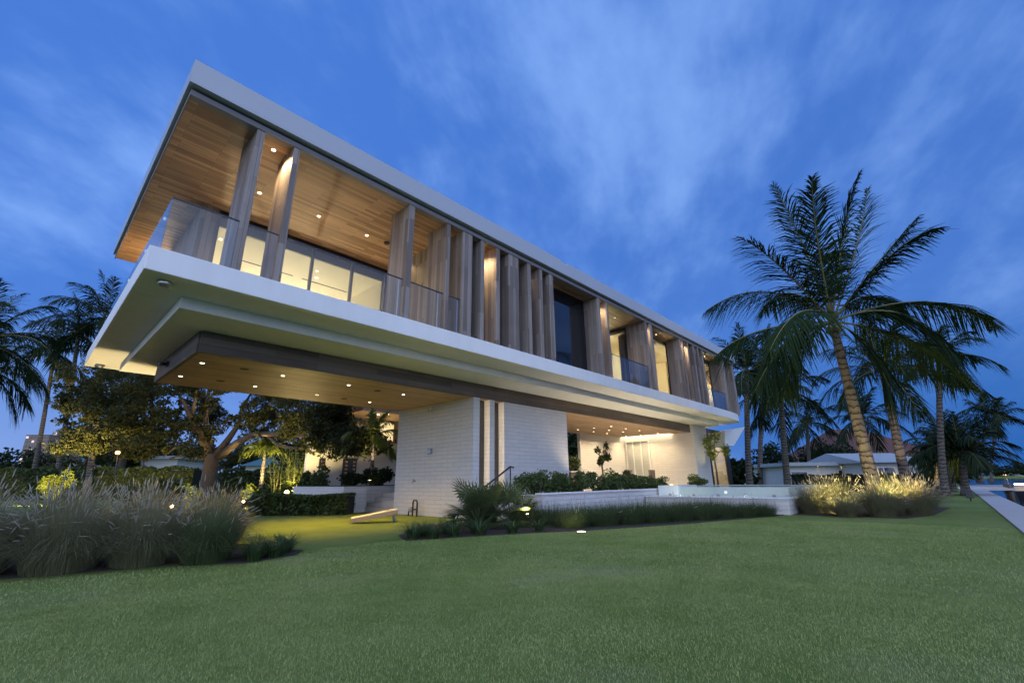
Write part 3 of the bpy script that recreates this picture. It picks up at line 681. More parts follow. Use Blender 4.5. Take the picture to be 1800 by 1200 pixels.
nm = [['rightmost tuft of the front row of grey green fountain grass, left of the lawn opening', 'second fountain grass tuft from the right in the front row', 'wide pale fountain grass tuft, third from the right in the front row', 'fourth tuft from the right in the front row of fountain grass, near the left edge', 'fifth front row fountain grass tuft, at the left picture edge', 'sixth front row fountain grass tuft, mostly past the left picture edge'],
      ['second row fountain grass tuft nearest the lit lawn', 'second row fountain grass tuft, second from the lit lawn', 'middle tuft of the second row of fountain grass', 'second row fountain grass tuft, fourth from the lit lawn', 'second row fountain grass tuft, fifth from the lit lawn', 'second row fountain grass tuft farthest left'],
      ['third row fountain grass tuft nearest the lit lawn', 'third row fountain grass tuft, second from the lit lawn', 'middle tuft of the third row of fountain grass', 'third row fountain grass tuft, fourth from the lit lawn', 'third row fountain grass tuft farthest left']]
gi = 0
for r_, row in enumerate(left_rows):
    for c_, (x, y, s) in enumerate(row):
        grass(x, y, s, (GG[gi%2] if (r_ == 0 and c_ == 0) else GP[gi%4]), nm[r_][c_], GR1); gi += 1
for i, (x, y, sc_) in enumerate(((3.9,14.6,1.0),(2.6,15.0,1.05),(1.2,15.4,1.0),(-0.4,15.8,1.05),(-2.4,15.2,1.05),(-4.4,14.6,1.05),(-4.8,12.6,1.0))):
    grass(x, y, sc_, GP[i%4], 'fountain grass tuft, %s from the lit lawn in the rearmost row of the left bed' % ('first','second','third','fourth','fifth','sixth','seventh')[i], GR1)
# low grass hedge in front of the planter wall
GR2 = 'low grass tufts in front of the planter wall'
pts = [(9.6+i*0.78, 7.05-i*0.31) for i in range(9)]
ordn = ['first','second','third','fourth','fifth','sixth','seventh','eighth','ninth']
for i, (x, y) in enumerate(pts): grass(x, y, 0.92, GL[i%3], 'low dark green grass tuft, %s from the fan palm in the front row' % ordn[i], GR2)
pts = [(9.9+i*0.95, 7.9-i*0.34) for i in range(7)]
for i, (x, y) in enumerate(pts): grass(x, y, 1.0, GL[(i+1)%3], 'low dark green grass tuft, %s from the fan palm in the back row' % ordn[i], GR2)
# grass round the right hand palm
GR3 = 'fountain grass clumps round the coconut palm'
for x, y, s, lb in ((17.75,3.55,0.95,'wide fountain grass tuft beside the pool corner'),(18.35,2.95,1.15,'bright lit fountain grass tuft left of the palm trunk'),
                    (16.75,2.50,0.66,'dim fountain grass tuft in front of the lit one left of the palm'),(17.35,1.75,0.95,'dark round fountain grass tuft right in front of the palm trunk'),
                    (18.6,1.65,1.15,'brightest fountain grass tuft just right of the palm trunk'),(18.7,1.05,0.95,'pale fountain grass tuft nearest the open lawn, right of the palm'),
                    (20.6,1.25,1.05,'tawny fountain grass tuft behind the lit one right of the palm'),(22.6,1.0,1.0,'last dim fountain grass tuft toward the seawall path'),
                    (19.7,3.5,1.0,'fountain grass tuft behind the pool corner tuft')):
    grass(x, y, s, GP[gi%4], lb, GR3); gi += 1
# strap leaf border plants
def strap_proto(seed):
    V, F, _ = blades(150, np.random.RandomState(seed), 0.36, 0.30, 0.014, (0.3,1.2), 0.09, 4, 1.25)
    me = arrays_to_mesh('leaves', V, F); me.materials.append(M['strap']); return me
SPM = [strap_proto(s) for s in (31,32,33)]
def strap(x, y, lb, group, s=1.0):
    o = link('border_plant', random.choice(SPM), None, None, (x, y, 0)); o.rotation_euler = (0,0,random.uniform(0,6.28)); o.scale = (s,s,s)
    o['label'] = lb; o['category'] = 'plant'; o['group'] = group
for i, (x, y, s) in enumerate(((2.72,7.85,1.1),(3.05,7.98,1.1),(3.3,8.25,1.1),(2.95,8.4,1.1),(3.42,8.6,1.0))):
    strap(x, y, 'dark strap leaved plant, %s at the tip of the left grass bed' % ordn[i], 'strap leaved plants at the left bed end', s)
for i, (x, y, s) in enumerate(((5.75,8.15,1.2),(6.05,7.9,1.1),(6.15,8.4,1.2),(6.5,7.8,1.1),(6.7,8.25,1.2),(7.05,7.6,1.1),(7.3,8.0,1.2),(7.75,7.3,1.1),(8.4,7.1,1.0))):
    strap(x, y, 'dark strap leaved plant, %s from the left in the bed before the brick tower' % ordn[i], 'strap leaved plants before the tower', s)
# fan palm bush
def fan_leaf(mb, c, axis, up, rad, n=18):
    axis = axis/np.linalg.norm(axis); side = np.cross(axis, up); side /= np.linalg.norm(side)
    for k in range(n):
        a = (k/(n-1)-0.5)*math.radians(230); d_ = axis*math.cos(a)+side*math.sin(a)
        L = rad*(0.75+0.25*math.cos(a)); q = np.cross(d_, np.cross(side,axis)); q /= np.linalg.norm(q)+1e-9
        w_ = 0.022; m1 = c+d_*L*0.55; tip = c+d_*L+np.array([0,0,-0.12*L])
        mb.add([c, m1-q*w_, tip, m1+q*w_], [(0,1,2,3)])
def fan_palm(name, label, x, y, nl, h, rad, z=0.0, mt='fan', stem=True, group=None):
    t = thing(name, label, 'palm', (x, y, z), group)
    for i in range(nl):
        az = 2.4*i+R.uniform(-.3,.3); el = R.uniform(0.05,1.25)
        dr = np.array([math.cos(az)*math.cos(el), math.sin(az)*math.cos(el), math.sin(el)])
        L = h*R.uniform(0.55,1.0); c = np.array([x,y,z+0.1])+dr*L
        mb = MB(); fan_leaf(mb, c, dr+np.array([0,0,-0.15]), np.array([0.1,0.2,1.0]), rad*R.uniform(0.8,1.15))
        mb.tube([(x,y,z+0.05), tuple(c)], [0.012,0.008], 5)
        part('fan_leaf', mb, M[mt], t)
    return t
fan_palm('fan_palm', 'bushy fan palm with spiky leaves in front of the brick tower', 7.95, 8.6, 26, 0.95, 0.52)
fan_palm('fan_palm', 'pale drooping fan palm bush right of the tower corner', 8.75, 8.3, 18, 0.75, 0.45)
grass(9.05, 8.1, 0.8, GG[0], 'yellowish grass tuft at the right foot of the fan palm', 'grass tufts by the fan palm')
grass(8.5, 9.1, 1.05, GG[1], 'tall green grass tuft behind the fan palm', 'grass tufts by the fan palm')

def shrub(name, label, cat, c, r, n, leaf, mt, group=None, k=16, trunk=True, aspect=0.55):
    c = np.asarray(c, float); t = thing(name, label, cat, (c[0], c[1], max(0.0, c[2]-r[2])), group)
    P = clumpy(c, r, n, R, k, 0.40)
    V, F = leaf_quads(P, leaf, R, aspect, 0.2)
    V = V - np.array(t.location)
    me = arrays_to_mesh('foliage', V, F); link('foliage', me, M[mt], t)
    if trunk:
        mb = MB()
        for q in range(5):
            e = ellip(c, np.asarray(r)*0.7, 1, R)[0]; b0 = np.array([c[0],c[1],c[2]-r[2]])
            mb.tube([b0, (b0+e)/2+R.normal(0,.04,3)*r[2], e], [0.025*max(1,r[2]),0.018*max(1,r[2]),0.006], 5)
        part('stem', mb, M['bark'], t)
    return t
# hedge on the terrace planter
GR4 = 'glossy shrubs along the terrace planter'
hp = [(11.3,9.7,0.45),(12.3,9.6,0.42),(13.4,9.6,0.46),(14.6,9.65,0.44),(15.8,9.6,0.46),(17.0,9.6,0.44),(18.3,9.6,0.36),(19.6,9.6,0.30)]
for i, (x, y, rz) in enumerate(hp):
    shrub('hedge_shrub', 'glossy green shrub on the terrace planter, %s from the tower' % ordn[i], 'shrub', (x, y, 0.62+rz*0.9), (0.72,0.55,rz), 2600, 0.085, 'shrubleaf', GR4)
shrub('hedge_shrub', 'glossy green shrub before the black framed corner window', 'shrub', (24.0,9.7,0.95), (1.2,0.5,0.42), 2400, 0.09, 'shrubleaf')
# potted trees by the pavilion
def small_tree(name, label, x, y, z, h, cr, n, leaf, mt, cat='tree', group=None):
    t = thing(name, label, cat, (x,y,z), group)
    mb = MB(); top = np.array([x,y,z+h])
    mb.tube([(x,y,z),(x+0.05,y,z+h*0.4),(x-0.03,y,z+h*0.7)], [0.07,0.055,0.05], 7)
    P = []
    for q in range(7):
        e = top + R.normal(0,1,3)*np.array(cr)*0.7
        mb.tube([(x-0.03,y,z+h*0.65), (np.array([x,y,z+h*0.8])+e)/2, e], [0.035,0.022,0.01], 5); P.append(ellip(e, np.array(cr)*0.45, n//7, R, 0.2))
    part('trunk', mb, M['bark'], t)
    V, F = leaf_quads(np.concatenate(P), leaf, R, 0.35, 0.1); V = V-np.array(t.location)
    link('crown', arrays_to_mesh('crown', V, F), M[mt], t); return t
pt = on(1262,850,1,10.2)
small_tree('small_tree', 'small lit tree in front of the black framed corner window', pt[0], 10.2, 0.45, 2.7, (0.75,0.6,0.9), 420, 0.30, 'litleaf')
pt = on(1060,840,1,14.2); 
small_tree('potted_plant', 'dark spindly plant in the open pavilion', pt[0], 14.2, 0.45, 2.1, (0.35,0.35,0.45), 150, 0.34, 'darkleaf', 'plant')
# pavilion furniture seen above the hedge
def armchair(x, y, lb):
    t = thing('armchair', lb, 'chair', (x,y,0.45), 'wicker chairs in the pavilion')
    part('seat', MB().box(x-.35,x+.35,y-.35,y+.35,0.75,0.9), plain('wicker',(0.22,0.16,0.12),0.8), t, 0.03)
    part('backrest', MB().box(x-.35,x+.35,y+.27,y+.36,0.9,1.62), plain('wicker',(0.22,0.16,0.12),0.8), t, 0.03)
    for sx in (-.3,.3):
        for sy in (-.3,.3): part('leg', MB().box(x+sx-.03,x+sx+.03,y+sy-.03,y+sy+.03,0.45,0.75), M['black'], t)
armchair(25.3, 12.4, 'brown wicker chair with its back above the hedge, nearer the lit side wall'); armchair(23.2, 12.7, 'brown wicker chair left of the other, mostly behind the hedge')
ob = thing('outdoor_counter', 'low brown counter at the back of the pavilion beside the tower', 'counter', (20.6, 14.9, 0.45))
part('body', MB().box(20.0, 21.1, 14.6, 15.2, 0.45, 1.5), M['face_wood'], ob); part('top', MB().box(19.95, 21.15, 14.55, 15.25, 1.5, 1.56), M['white'], ob)
shrub('potted_shrub', 'round dark shrub on the brown pavilion counter', 'shrub', (20.6, 14.9, 2.0), (0.5,0.4,0.45), 900, 0.12, 'hedgeleaf', None)

# ------------------------------------------------------------------ palms
def frond_mesh(mid, rng, leaf_len, n=60, drop=0.9, width=0.045, twist=0.0):
    """mid: list of rachis points (world or local); returns (V,F) of leaflets and rachis points"""
    mid = np.asarray(mid, float)
    seg = np.linalg.norm(np.diff(mid,axis=0),axis=1); cum = np.concatenate([[0],np.cumsum(seg)]); Lt = cum[-1]
    V = []; F = []
    ts = np.linspace(0.14, 0.995, n)
    for sgn in (-1, 1):
        for t in ts:
            s = t*Lt; p = np.array([np.interp(s,cum,mid[:,k]) for k in range(3)])
            q = np.array([np.interp(min(s+0.05*Lt,Lt),cum,mid[:,k]) for k in range(3)]); o = np.array([np.interp(max(s-0.05*Lt,0),cum,mid[:,k]) for k in range(3)])
            tg = (q-o)/(np.linalg.norm(q-o)+1e-9)
            sd_ = np.cross(tg, np.array([0,0,1.0])); nn = np.linalg.norm(sd_)
            sd_ = sd_/nn if nn > 0.15 else np.array([math.cos(twist),math.sin(twist),0])
            upv = np.cross(sd_, tg)
            fw_ = 0.65+0.9*t
            hor = math.sqrt(max(0,1-tg[2]**2))
            d_ = sgn*sd_*0.8 + tg*fw_ + upv*0.12 + np.array([0,0,-0.26*hor]) + rng.normal(0,0.15,3)
            d_ /= np.linalg.norm(d_)
            L = leaf_len*(0.35+0.75*math.sin(math.pi*min(1,(t*0.92+0.05)))**0.8)*rng.uniform(0.85,1.1)*(1.0 if t < 0.86 else 0.55)
            dr = drop*rng.uniform(0.7,1.3)
            a = p + d_*L*0.5 + np.array([0,0,-dr*L*0.14]); b = p + d_*L*0.92 + np.array([0,0,-dr*L*0.50])
            nrm = np.cross(d_, sd_ if abs(np.dot(d_,sd_))<.9 else tg); wv = np.cross(nrm, d_); wv /= np.linalg.norm(wv)+1e-9
            if rng.uniform()<0.5: wv = wv*0.7+upv*0.5
            wd = width
            i0 = len(V); V += [p-wv*wd*0.35, p+wv*wd*0.35, a-wv*wd*0.5, a+wv*wd*0.5, b-wv*wd*0.10, b+wv*wd*0.10]
            F += [(i0,i0+1,i0+3,i0+2),(i0+2,i0+3,i0+5,i0+4)]
    return np.array(V), np.array(F)
def bez(a, b, c, n=14):
    a, b, c = map(np.asarray, (a,b,c)); return [a*(1-t)**2+2*b*t*(1-t)+c*t*t for t in np.linspace(0,1,n)]
def put_frond(root, mid, rng, leaf_len, n, drop, width, mt='frond', twist=0.0, rr=0.035):
    V, F = frond_mesh(mid, rng, leaf_len, n, drop, width, twist)
    o0 = np.array(wpos(root)); me = arrays_to_mesh('frond', V-o0, F); fr = link('frond', me, M[mt], root)
    k = len(mid)
    rb = MB().tube(mid, [rr*(1-0.85*i/(k-1)) for i in range(k)], 5)
    ro = link('rib', rb.mesh('rib', o0), M['rachis'], fr)
    return fr
def palm_trunk(root, base, top, r0, r1, bend=0.3, flare=1.6):
    base, top = np.asarray(base), np.asarray(top); n = 26
    mids = []; rad = []
    for i in range(n+1):
        t = i/n; p = base + (top-base)*t
        hx = (top-base)[:2]; p = np.array([base[0]+hx[0]*(t**(1+bend)), base[1]+hx[1]*(t**(1+bend)), p[2]])
        mids.append(p); rad.append((r0+(r1-r0)*t)*(1+(flare-1)*math.exp(-t*14))*(1+0.03*(i%2)))
    return part('trunk', MB().tube(mids, rad, 12), M['palmbark'], root)

# main coconut palm: each frond follows the photo's crown
DM = 15.3
def pm(dx, dy, dz=0.0, c=(1463,566), D=DM):
    return far(c[0]+dx, c[1]+dy, D+dz)
pbase = ground(1534, DM); ptop = pm(0,0)
palm = thing('coconut_palm', 'tall coconut palm with lit ringed trunk leaning out of the lit grass', 'palm', pbase)
palm_trunk(palm, pbase, ptop+np.array([0,0,-0.05]), 0.215, 0.115, 0.35, 1.55)
rngp = np.random.RandomState(5)
MAIN = [ # control dx,dy,dz  tip dx,dy,dz
 ((-60,-170,0.3),(-103,-240,0.6)), ((-110,-130,-0.4),(-168,-150,-0.8)), ((-40,-200,-0.5),(-35,-255,-1.0)), ((15,-180,0.2),(48,-262,0.2)),
 ((55,-150,0.9),(62,-235,1.8)), ((90,-120,0.2),(150,-185,0.5)), ((110,-150,-0.5),(188,-165,-0.9)), ((-120,-95,0.5),(-222,-20,0.6)),
 ((-150,0,-0.2),(-205,60,-0.4)), ((-90,10,-1.2),(-135,120,-2.2)), ((-70,25,0.6),(-85,130,1.0)), ((180,-75,0.2),(285,6,0.4)),
 ((150,10,0.8),(240,115,1.2)), ((130,-60,-1.2),(215,60,-2.4)), ((70,20,-0.8),(105,130,-1.6)), 
 ((60,-80,2.2),(110,-20,4.0)), ((-80,-90,2.2),(-120,-20,4.2)), ((-60,-60,-1.9),(-110,50,-3.4)), ((-10,-150,1.5),(5,-120,3.5))]
for i, (ct, tp_) in enumerate(MAIN):
    mid = bez(pm(0,0), pm(*ct), pm(*tp_), 14)
    put_frond(palm, mid, rngp, 1.28, 110, 1.2 if tp_[1] > -100 else 0.8, 0.040, 'frond', 0.0, 0.04)
nb = MB()
for q in range(7):
    a = q*0.9; nb.lathe(ptop+np.array([0.16*math.cos(a),0.16*math.sin(a),-0.20-0.05*(q%3)]), [(0.03,-0.11),(0.08,-0.06),(0.09,0.02),(0.04,0.09)], 8)
part('coconuts', nb, plain('coconut', (0.10,0.09,0.03), 0.6), palm)
def rand_palm(name, label, base_px, crown_px, D, rad_px, n, seed, group=None, trunk_r=0.15, leaf=0.9, detail=34, mt='frondfar', width=0.06, low=-0.5, fronds_as_parts=True):
    rng = np.random.RandomState(seed)
    base = ground(base_px, D); top = far(crown_px[0], crown_px[1], D); rad = rad_px*D/F_PX
    t = thing(name, label, 'palm', base, group)
    palm_trunk(t, base, top+np.array([0,0,-0.1]), trunk_r, trunk_r*0.65, 0.25, 1.35)
    AV = []; AF = []; off = 0; rb = MB()
    for i in range(n):
        az = 2.39996*i+rng.uniform(-.35,.35); el = math.radians(low*57.3 + (78-low*57.3)*((i+0.5)/n)**0.9)
        dr = np.array([math.cos(az)*math.cos(el),math.sin(az)*math.cos(el),math.sin(el)])
        L = rad*rng.uniform(0.88,1.1)
        ctl = top + dr*L*0.6 + np.array([0,0,0.18*L]); tip = top + dr*L*0.95 + np.array([0,0,-0.28*L*math.cos(el)])
        mid = bez(top, ctl, tip, 9)
        if fronds_as_parts: put_frond(t, mid, rng, leaf, detail, 1.1, width, mt, 0, 0.03)
        else:
            V, F = frond_mesh(mid, rng, leaf, detail, 1.1, width); AV.append(V); AF.append(F+off); off += len(V)
            rb.tube(mid, [0.025*(1-.8*k/8) for k in range(9)], 4)
    if not fronds_as_parts:
        o0 = np.array(wpos(t)); cr = link('crown', arrays_to_mesh('crown', np.concatenate(AV)-o0, np.concatenate(AF)), M[mt], t)
        link('ribs', rb.mesh('ribs', o0), M['rachis'], cr)
    return t
GRP = 'coconut palms on the right of the house'
rand_palm('coconut_palm', 'coconut palm with slim ringed trunk just behind the main one', 1592, (1552,652), 19.0, 122, 18, 21, GRP, 0.20, 1.0, 50, 'frond', 0.036)
rand_palm('coconut_palm', 'dark coconut palm with straight trunk, third to the right of the house', 1656, (1650,628), 26.0, 74, 16, 22, GRP, 0.18, 0.95, 44, 'frond', 0.045)
rand_palm('coconut_palm', 'dark palm just beyond the far end of the house', 1316, (1312,655), 34, 95, 18, 23, GRP, 0.24, 1.3, 36, 'frondfar', 0.08, -0.9)
rand_palm('coconut_palm', 'dark dense palm with pale trunk right of the house end', 1383, (1372,690), 36, 88, 18, 24, GRP, 0.26, 1.2, 36, 'frondfar', 0.08, -0.9)
rand_palm('coconut_palm', 'tall dark palm behind the dense one right of the house end', 1335, (1345,640), 44, 75, 16, 25, GRP, 0.24, 1.3, 30, 'frondfar', 0.09, -0.7, False)
rand_palm('coconut_palm', 'palm in front of the red tiled roof, behind the main trunk', 1515, (1518,735), 46, 72, 18, 26, GRP, 0.24, 1.4, 30, 'frondfar', 0.09, -0.6, False)
rand_palm('coconut_palm', 'dark palm left of the white bungalow', 1425, (1418,745), 52, 62, 16, 27, GRP, 0.24, 1.4, 28, 'frondfar', 0.09, -0.8, False)
rand_palm('coconut_palm', 'low bushy dark palm by the seawall', 1692, (1690,800), 27, 82, 26, 28, GRP, 0.22, 1.0, 36, 'frondfar', 0.07, -0.3, False)
rand_palm('coconut_palm', 'low dark palm behind the bushy one by the seawall', 1672, (1664,780), 33, 70, 20, 29, GRP, 0.22, 1.1, 30, 'frondfar', 0.07, -0.3, False)
rand_palm('coconut_palm', 'slim curved palm standing out against the sky at the far right', 1742, (1754,735), 62, 46, 14, 30, GRP, 0.16, 1.5, 26, 'frondfar', 0.10, -0.6, False)
rand_palm('coconut_palm', 'second slim palm at the far right, left of the curved one', 1726, (1732,728), 64, 44, 14, 31, GRP, 0.16, 1.5, 26, 'frondfar', 0.10, -0.6, False)
rand_palm('coconut_palm', 'small palm lit yellow from below near the white bungalow', 1643, (1644,806), 29, 44, 14, 32, GRP, 0.12, 0.8, 26, 'frond', 0.06, -0.2, False)
GLP = 'palms on the left of the house'
rand_palm('coconut_palm', 'big palm whose fronds reach in from the left picture edge', -45, (-42,600), 15.5, 140, 18, 41, GLP, 0.18, 0.95, 54, 'frond', 0.03)
rand_palm('coconut_palm', 'palm crown hanging low at the left edge, below the big fronds', -20, (-20,650), 19, 78, 16, 42, GLP, 0.18, 0.9, 44, 'frond', 0.04, -1.0)
rand_palm('coconut_palm', 'tall palm right behind the left end of the roof', 158, (186,560), 36, 92, 18, 43, GLP, 0.22, 1.3, 34, 'frondfar', 0.08, -0.7)
rand_palm('coconut_palm', 'tall leaning palm left of the house end, right of two slim trunks', 100, (138,590), 38, 88, 18, 44, GLP, 0.20, 1.3, 34, 'frondfar', 0.08, -0.7)
rand_palm('coconut_palm', 'slim leaning palm nearest the left towers', 58, (96,620), 40, 80, 16, 45, GLP, 0.19, 1.3, 34, 'frondfar', 0.08, -0.6)
rand_palm('foxtail_palm', 'small palm with pale lit trunk in the planter behind the tower', 655, (656,768), 19.5, 58, 13, 46, None, 0.10, 0.5, 30, 'litleaf', 0.05, -0.4)
rand_palm('yucca_palm', 'small palm lit from below in front of the white neighbour house', 460, (466,792), 30, 36, 14, 47, None, 0.14, 0.8, 24, 'litleaf', 0.08, 0.0, False)

# ------------------------------------------------------------------ oak
DO = 31.0
def po(px, py, dz=0.0): return far(px, py, DO+dz)
obase = ground(368, DO)
oak = thing('spreading_oak', 'big spreading oak with forked lit limbs seen under the house', 'tree', obase)
tb = MB()
tb.tube([obase+np.array([0,0,-0.1]), ground(369,DO,0.8), po(371,815), po(374,795)], [0.72,0.50,0.43,0.39], 12)
part('trunk', tb, M['bark'], oak)
LIMBS = [([(368,800,0),(352,765,-.4),(335,735,-.8),(326,712,-1),(310,688,-1.2)],[.52,.40,.34,.22,.1]), ([(336,738,-.8),(341,712,-1),(346,685,-1.2)],[.26,.2,.1]),
 ([(374,800,0.3),(362,752,.5),(362,715,.6),(368,685,.8)],[.42,.32,.25,.14]), ([(380,800,0),(404,768,.3),(420,745,.4),(426,716,.5),(442,690,.8)],[.48,.36,.28,.22,.1]),
 ([(384,803,0),(416,778,-.4),(450,762,-1.2),(500,763,-3.4),(560,768,-6.6),(610,760,-9)],[.5,.4,.34,.26,.16,.06]), ([(470,764,-2.0),(488,782,-3),(520,788,-4.6),(556,786,-6.4),(592,778,-8)],[.18,.14,.12,.1,.05]),
 ([(362,805,0),(330,797,-.5),(298,806,-.8)],[.3,.22,.1]), ([(345,757,-.5),(310,746,-1),(278,734,-1.5)],[.18,.13,.06]), ([(338,772,-.6),(305,788,-1.2),(288,802,-1.5)],[.16,.12,.06]),
 ([(428,716,.5),(455,705,.2),(480,690,0)],[.16,.12,.05]), ([(545,766,-5.8),(560,740,-6.6),(575,715,-7.2)],[.13,.1,.05])]
for pts_, rad_ in LIMBS:
    part('limb', MB().tube([po(*p) for p in pts_], [q*0.56 for q in rad_], 9), M['bark'], oak)
OC = [(170,690,70,55),(150,760,45,35),(225,730,65,60),(255,670,80,32),(330,650,55,20),(282,712,35,32),(300,750,38,26),(375,655,55,20),(250,790,60,26),(318,775,28,18),(470,700,42,26),(470,735,26,15),
      (525,705,55,30),(575,725,45,26),(612,748,34,18),(560,752,34,12),(520,770,30,9),(640,715,36,26),(430,665,45,16),(590,775,26,8),(395,780,22,12),(440,790,24,9),(350,820,30,9),(500,735,26,12),(205,800,45,22),(545,690,80,18)]
Vs = []; Fs = []; off = 0
def oak_clump(cx, cy, rx, ry, dz, n_):
    global off
    k = DO/F_PX; c = po(cx, cy, dz)
    P = clumpy((0,0,0), (rx*k, rx*k*0.9, ry*k), n_, R, max(6, n_//50), 0.46)
    V, F = leaf_quads(P+c, 0.19, R, 0.5); Vs.append(V); Fs.append(F+off); off += len(V)
GAPS = [(405,705,34,26),(322,690,15,15),(455,752,32,9),(560,690,16,12),(500,722,14,10),(400,755,24,12),(348,700,9,22),(600,700,14,10),(207,796,26,20)]
ro_ = np.random.RandomState(77)
for q in range(350):
    if q < 125: cx, cy = ro_.uniform(105,345), ro_.uniform(635,800)
    elif q < 315: cx, cy = ro_.uniform(330,665), ro_.uniform(630,765)
    else: cx, cy = ro_.uniform(545,660), ro_.uniform(740,785)
    if any(((cx-gx)/gw_)**2+((cy-gy)/gh_)**2 < 1 for gx,gy,gw_,gh_ in GAPS): continue
    if (cx < 200 and cy > 790) or (cx > 605 and cy < 770) or ro_.uniform() < 0.12: continue
    rr_ = ro_.uniform(13,27)
    oak_clump(cx, cy, rr_*1.25, rr_*0.85, (ro_.uniform(-3.0,3.0) if cx < 330 else ro_.uniform(-1.5,3.5)) - max(0.0,(cx-430)/200.0)*11.0, int(rr_**2*1.25))
link('crown', arrays_to_mesh('crown', np.concatenate(Vs)-np.array(wpos(oak)), np.concatenate(Fs)), M['oakleaf'], oak)

# ------------------------------------------------------------------ other background trees, hedges, shrubs on the left
def bg_tree(label, px, D, top_py, rad_px, n, leaf, mt='darkleaf', group=None, base_h=0.35, seed=0, cat='tree', squash=1.0):
    rng = np.random.RandomState(seed+100)
    b0 = ground(px, D); top = far(px, top_py, D)[2]; rad = rad_px*D/F_PX
    t = thing('broadleaf_tree', label, cat, b0, group)
    zc_ = top*(base_h+1)/2; rz = top*(1-base_h)/2
    P = clumpy((b0[0],b0[1],zc_), (rad,rad,rz*squash), n, rng, 22, 0.36)
    V, F = leaf_quads(P, leaf, rng, 0.6); link('crown', arrays_to_mesh('crown', V-np.array(wpos(t)), F), M[mt], t)
    mb = MB().tube([b0, b0+np.array([0.1,0,zc_*0.6]), b0+np.array([0,0.1,zc_])], [rad*0.09,rad*0.07,rad*0.03], 7)
    for q in range(5):
        e = ellip((b0[0],b0[1],zc_), (rad*.7,rad*.7,rz*.6), 1, rng)[0]; mb.tube([b0+np.array([0.1,0,zc_*0.55]), e], [rad*0.045, rad*0.012], 5)
    part('trunk', mb, M['bark'], t); return t
GBT = 'dark broadleaf trees behind the left garden'
for i, (px, D, tpy, rp, n_, lb) in enumerate(((205,44,640,75,3800,'dark leafy tree behind the left end of the oak'),(140,50,720,50,2200,'dark tree between the slim palm trunks'),
      (15,60,780,60,1800,'low dark tree mass at the left edge'),(90,62,790,50,1500,'low dark tree below the left towers'),(255,48,760,70,2600,'low tree with lit leaves behind the hedge'),
      (430,50,770,45,1800,'bushy tree behind the oak trunk'),(520,40,735,46,2200,'dark tree above the white wall behind the tower'),(600,38,715,44,2400,'leafy tree top left of the guest wing'),(360,54,768,46,2200,'dark tree far behind the oak trunk, left of it'),(478,57,762,50,2400,'dark tree far behind the oak, above the lit small palm'),(298,58,772,50,2200,'dark tree far behind the left limbs of the oak'),(560,46,748,46,2400,'dark tree behind the bamboo and white wall'),(1008,42,740,40,2400,'dark tree seen through the pavilion beside the tower'))):
    bg_tree(lb, px, D, tpy, rp, n_, 0.42, 'darkleaf' if i % 2 == 0 else 'oakleaf', GBT, 0.2, i)
def hedge(label, p0, p1, h, w_, n, leaf, mt='hedgeleaf', group=None):
    p0, p1 = np.asarray(p0), np.asarray(p1); c = (p0+p1)/2
    t = thing('clipped_hedge', label, 'hedge', (c[0],c[1],0), group)
    d_ = (p1-p0)[:2]; L = np.linalg.norm(d_); d_ /= L; q = np.array([-d_[1],d_[0]])
    u = R.uniform(0,1,n); face = R.uniform(0,1,n); v = R.uniform(-.5,.5,n); z = R.uniform(0,1,n)
    v = np.where(face<0.45, -0.5, np.where(face<0.6,0.5,v)); z = np.where(face>=0.6, 1.0, z)
    zz = z*h*(1+0.05*np.sin(u*L*2.3)+R.normal(0,.02,n)); vv = v*w_+R.normal(0,.05,n)
    P = np.stack([p0[0]+d_[0]*u*L+q[0]*vv, p0[1]+d_[1]*u*L+q[1]*vv, zz],1)
    V, F = leaf_quads(P, leaf, R, 0.6); link('foliage', arrays_to_mesh('foliage', V-np.array(wpos(t)), F), M[mt], t)
    e0, e1 = p0[:2], p1[:2]; hw = w_/2-0.08
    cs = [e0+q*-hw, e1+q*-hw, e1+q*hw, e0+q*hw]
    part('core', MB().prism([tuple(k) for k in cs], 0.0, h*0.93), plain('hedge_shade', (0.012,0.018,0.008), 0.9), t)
    return t
hedge('long clipped hedge behind the left garden, left of the oak trunk', ground(-60,37), ground(345,37), 2.35, 1.2, 9000, 0.22)
hedge('long clipped hedge right of the oak trunk', ground(395,37), ground(560,37), 2.1, 1.2, 4000, 0.22)
hedge('low dark hedge beside the lit lawn', on(448,905,2,0), on(615,903,2,0), 0.66, 1.0, 4200, 0.12)
hedge('thin low hedge behind the lawn hedge', on(470,896,2,0)*np.array([1.25,1.25,1]), on(640,896,2,0)*np.array([1.25,1.25,1]), 0.55, 0.9, 3000, 0.13)
GSH = 'rounded garden shrubs on the left'
for i, (px, D, tpy, rp, lb, mt) in enumerate(((562,20.5,818,30,'round clipped shrub before the white wall','hedgeleaf'),(538,21,824,20,'smaller round shrub left of the clipped one','hedgeleaf'),
      (300,20,838,28,'loose green shrub behind the grass bed','hedgeleaf'),(330,22,845,22,'leafy plant at the foot of the oak','litleaf'),(420,20,836,22,'leafy shrub right of the oak trunk','hedgeleaf'),
      (440,22,846,18,'yellow lit croton right of the oak trunk','litleaf'),(500,22,846,18,'lit broad leaved plant by the star bright lamp','litleaf'),(100,30,822,26,'yellow lit shrub against the left hedge','litleaf'),
      (240,22,848,22,'low shrub left of the oak','hedgeleaf'),(390,18,850,26,'low shrub in front of the oak trunk','hedgeleaf'),(460,19,858,24,'low green shrub above the lawn hedge','hedgeleaf'))):
    z1 = far(px,tpy,D)[2]; b0 = ground(px,D); r_ = rp*D/F_PX
    shrub('garden_shrub', lb, 'shrub', (b0[0],b0[1],z1/2), (r_,r_*0.9,z1/2), 1300, 0.16 if mt != 'litleaf' else 0.22, mt, GSH)
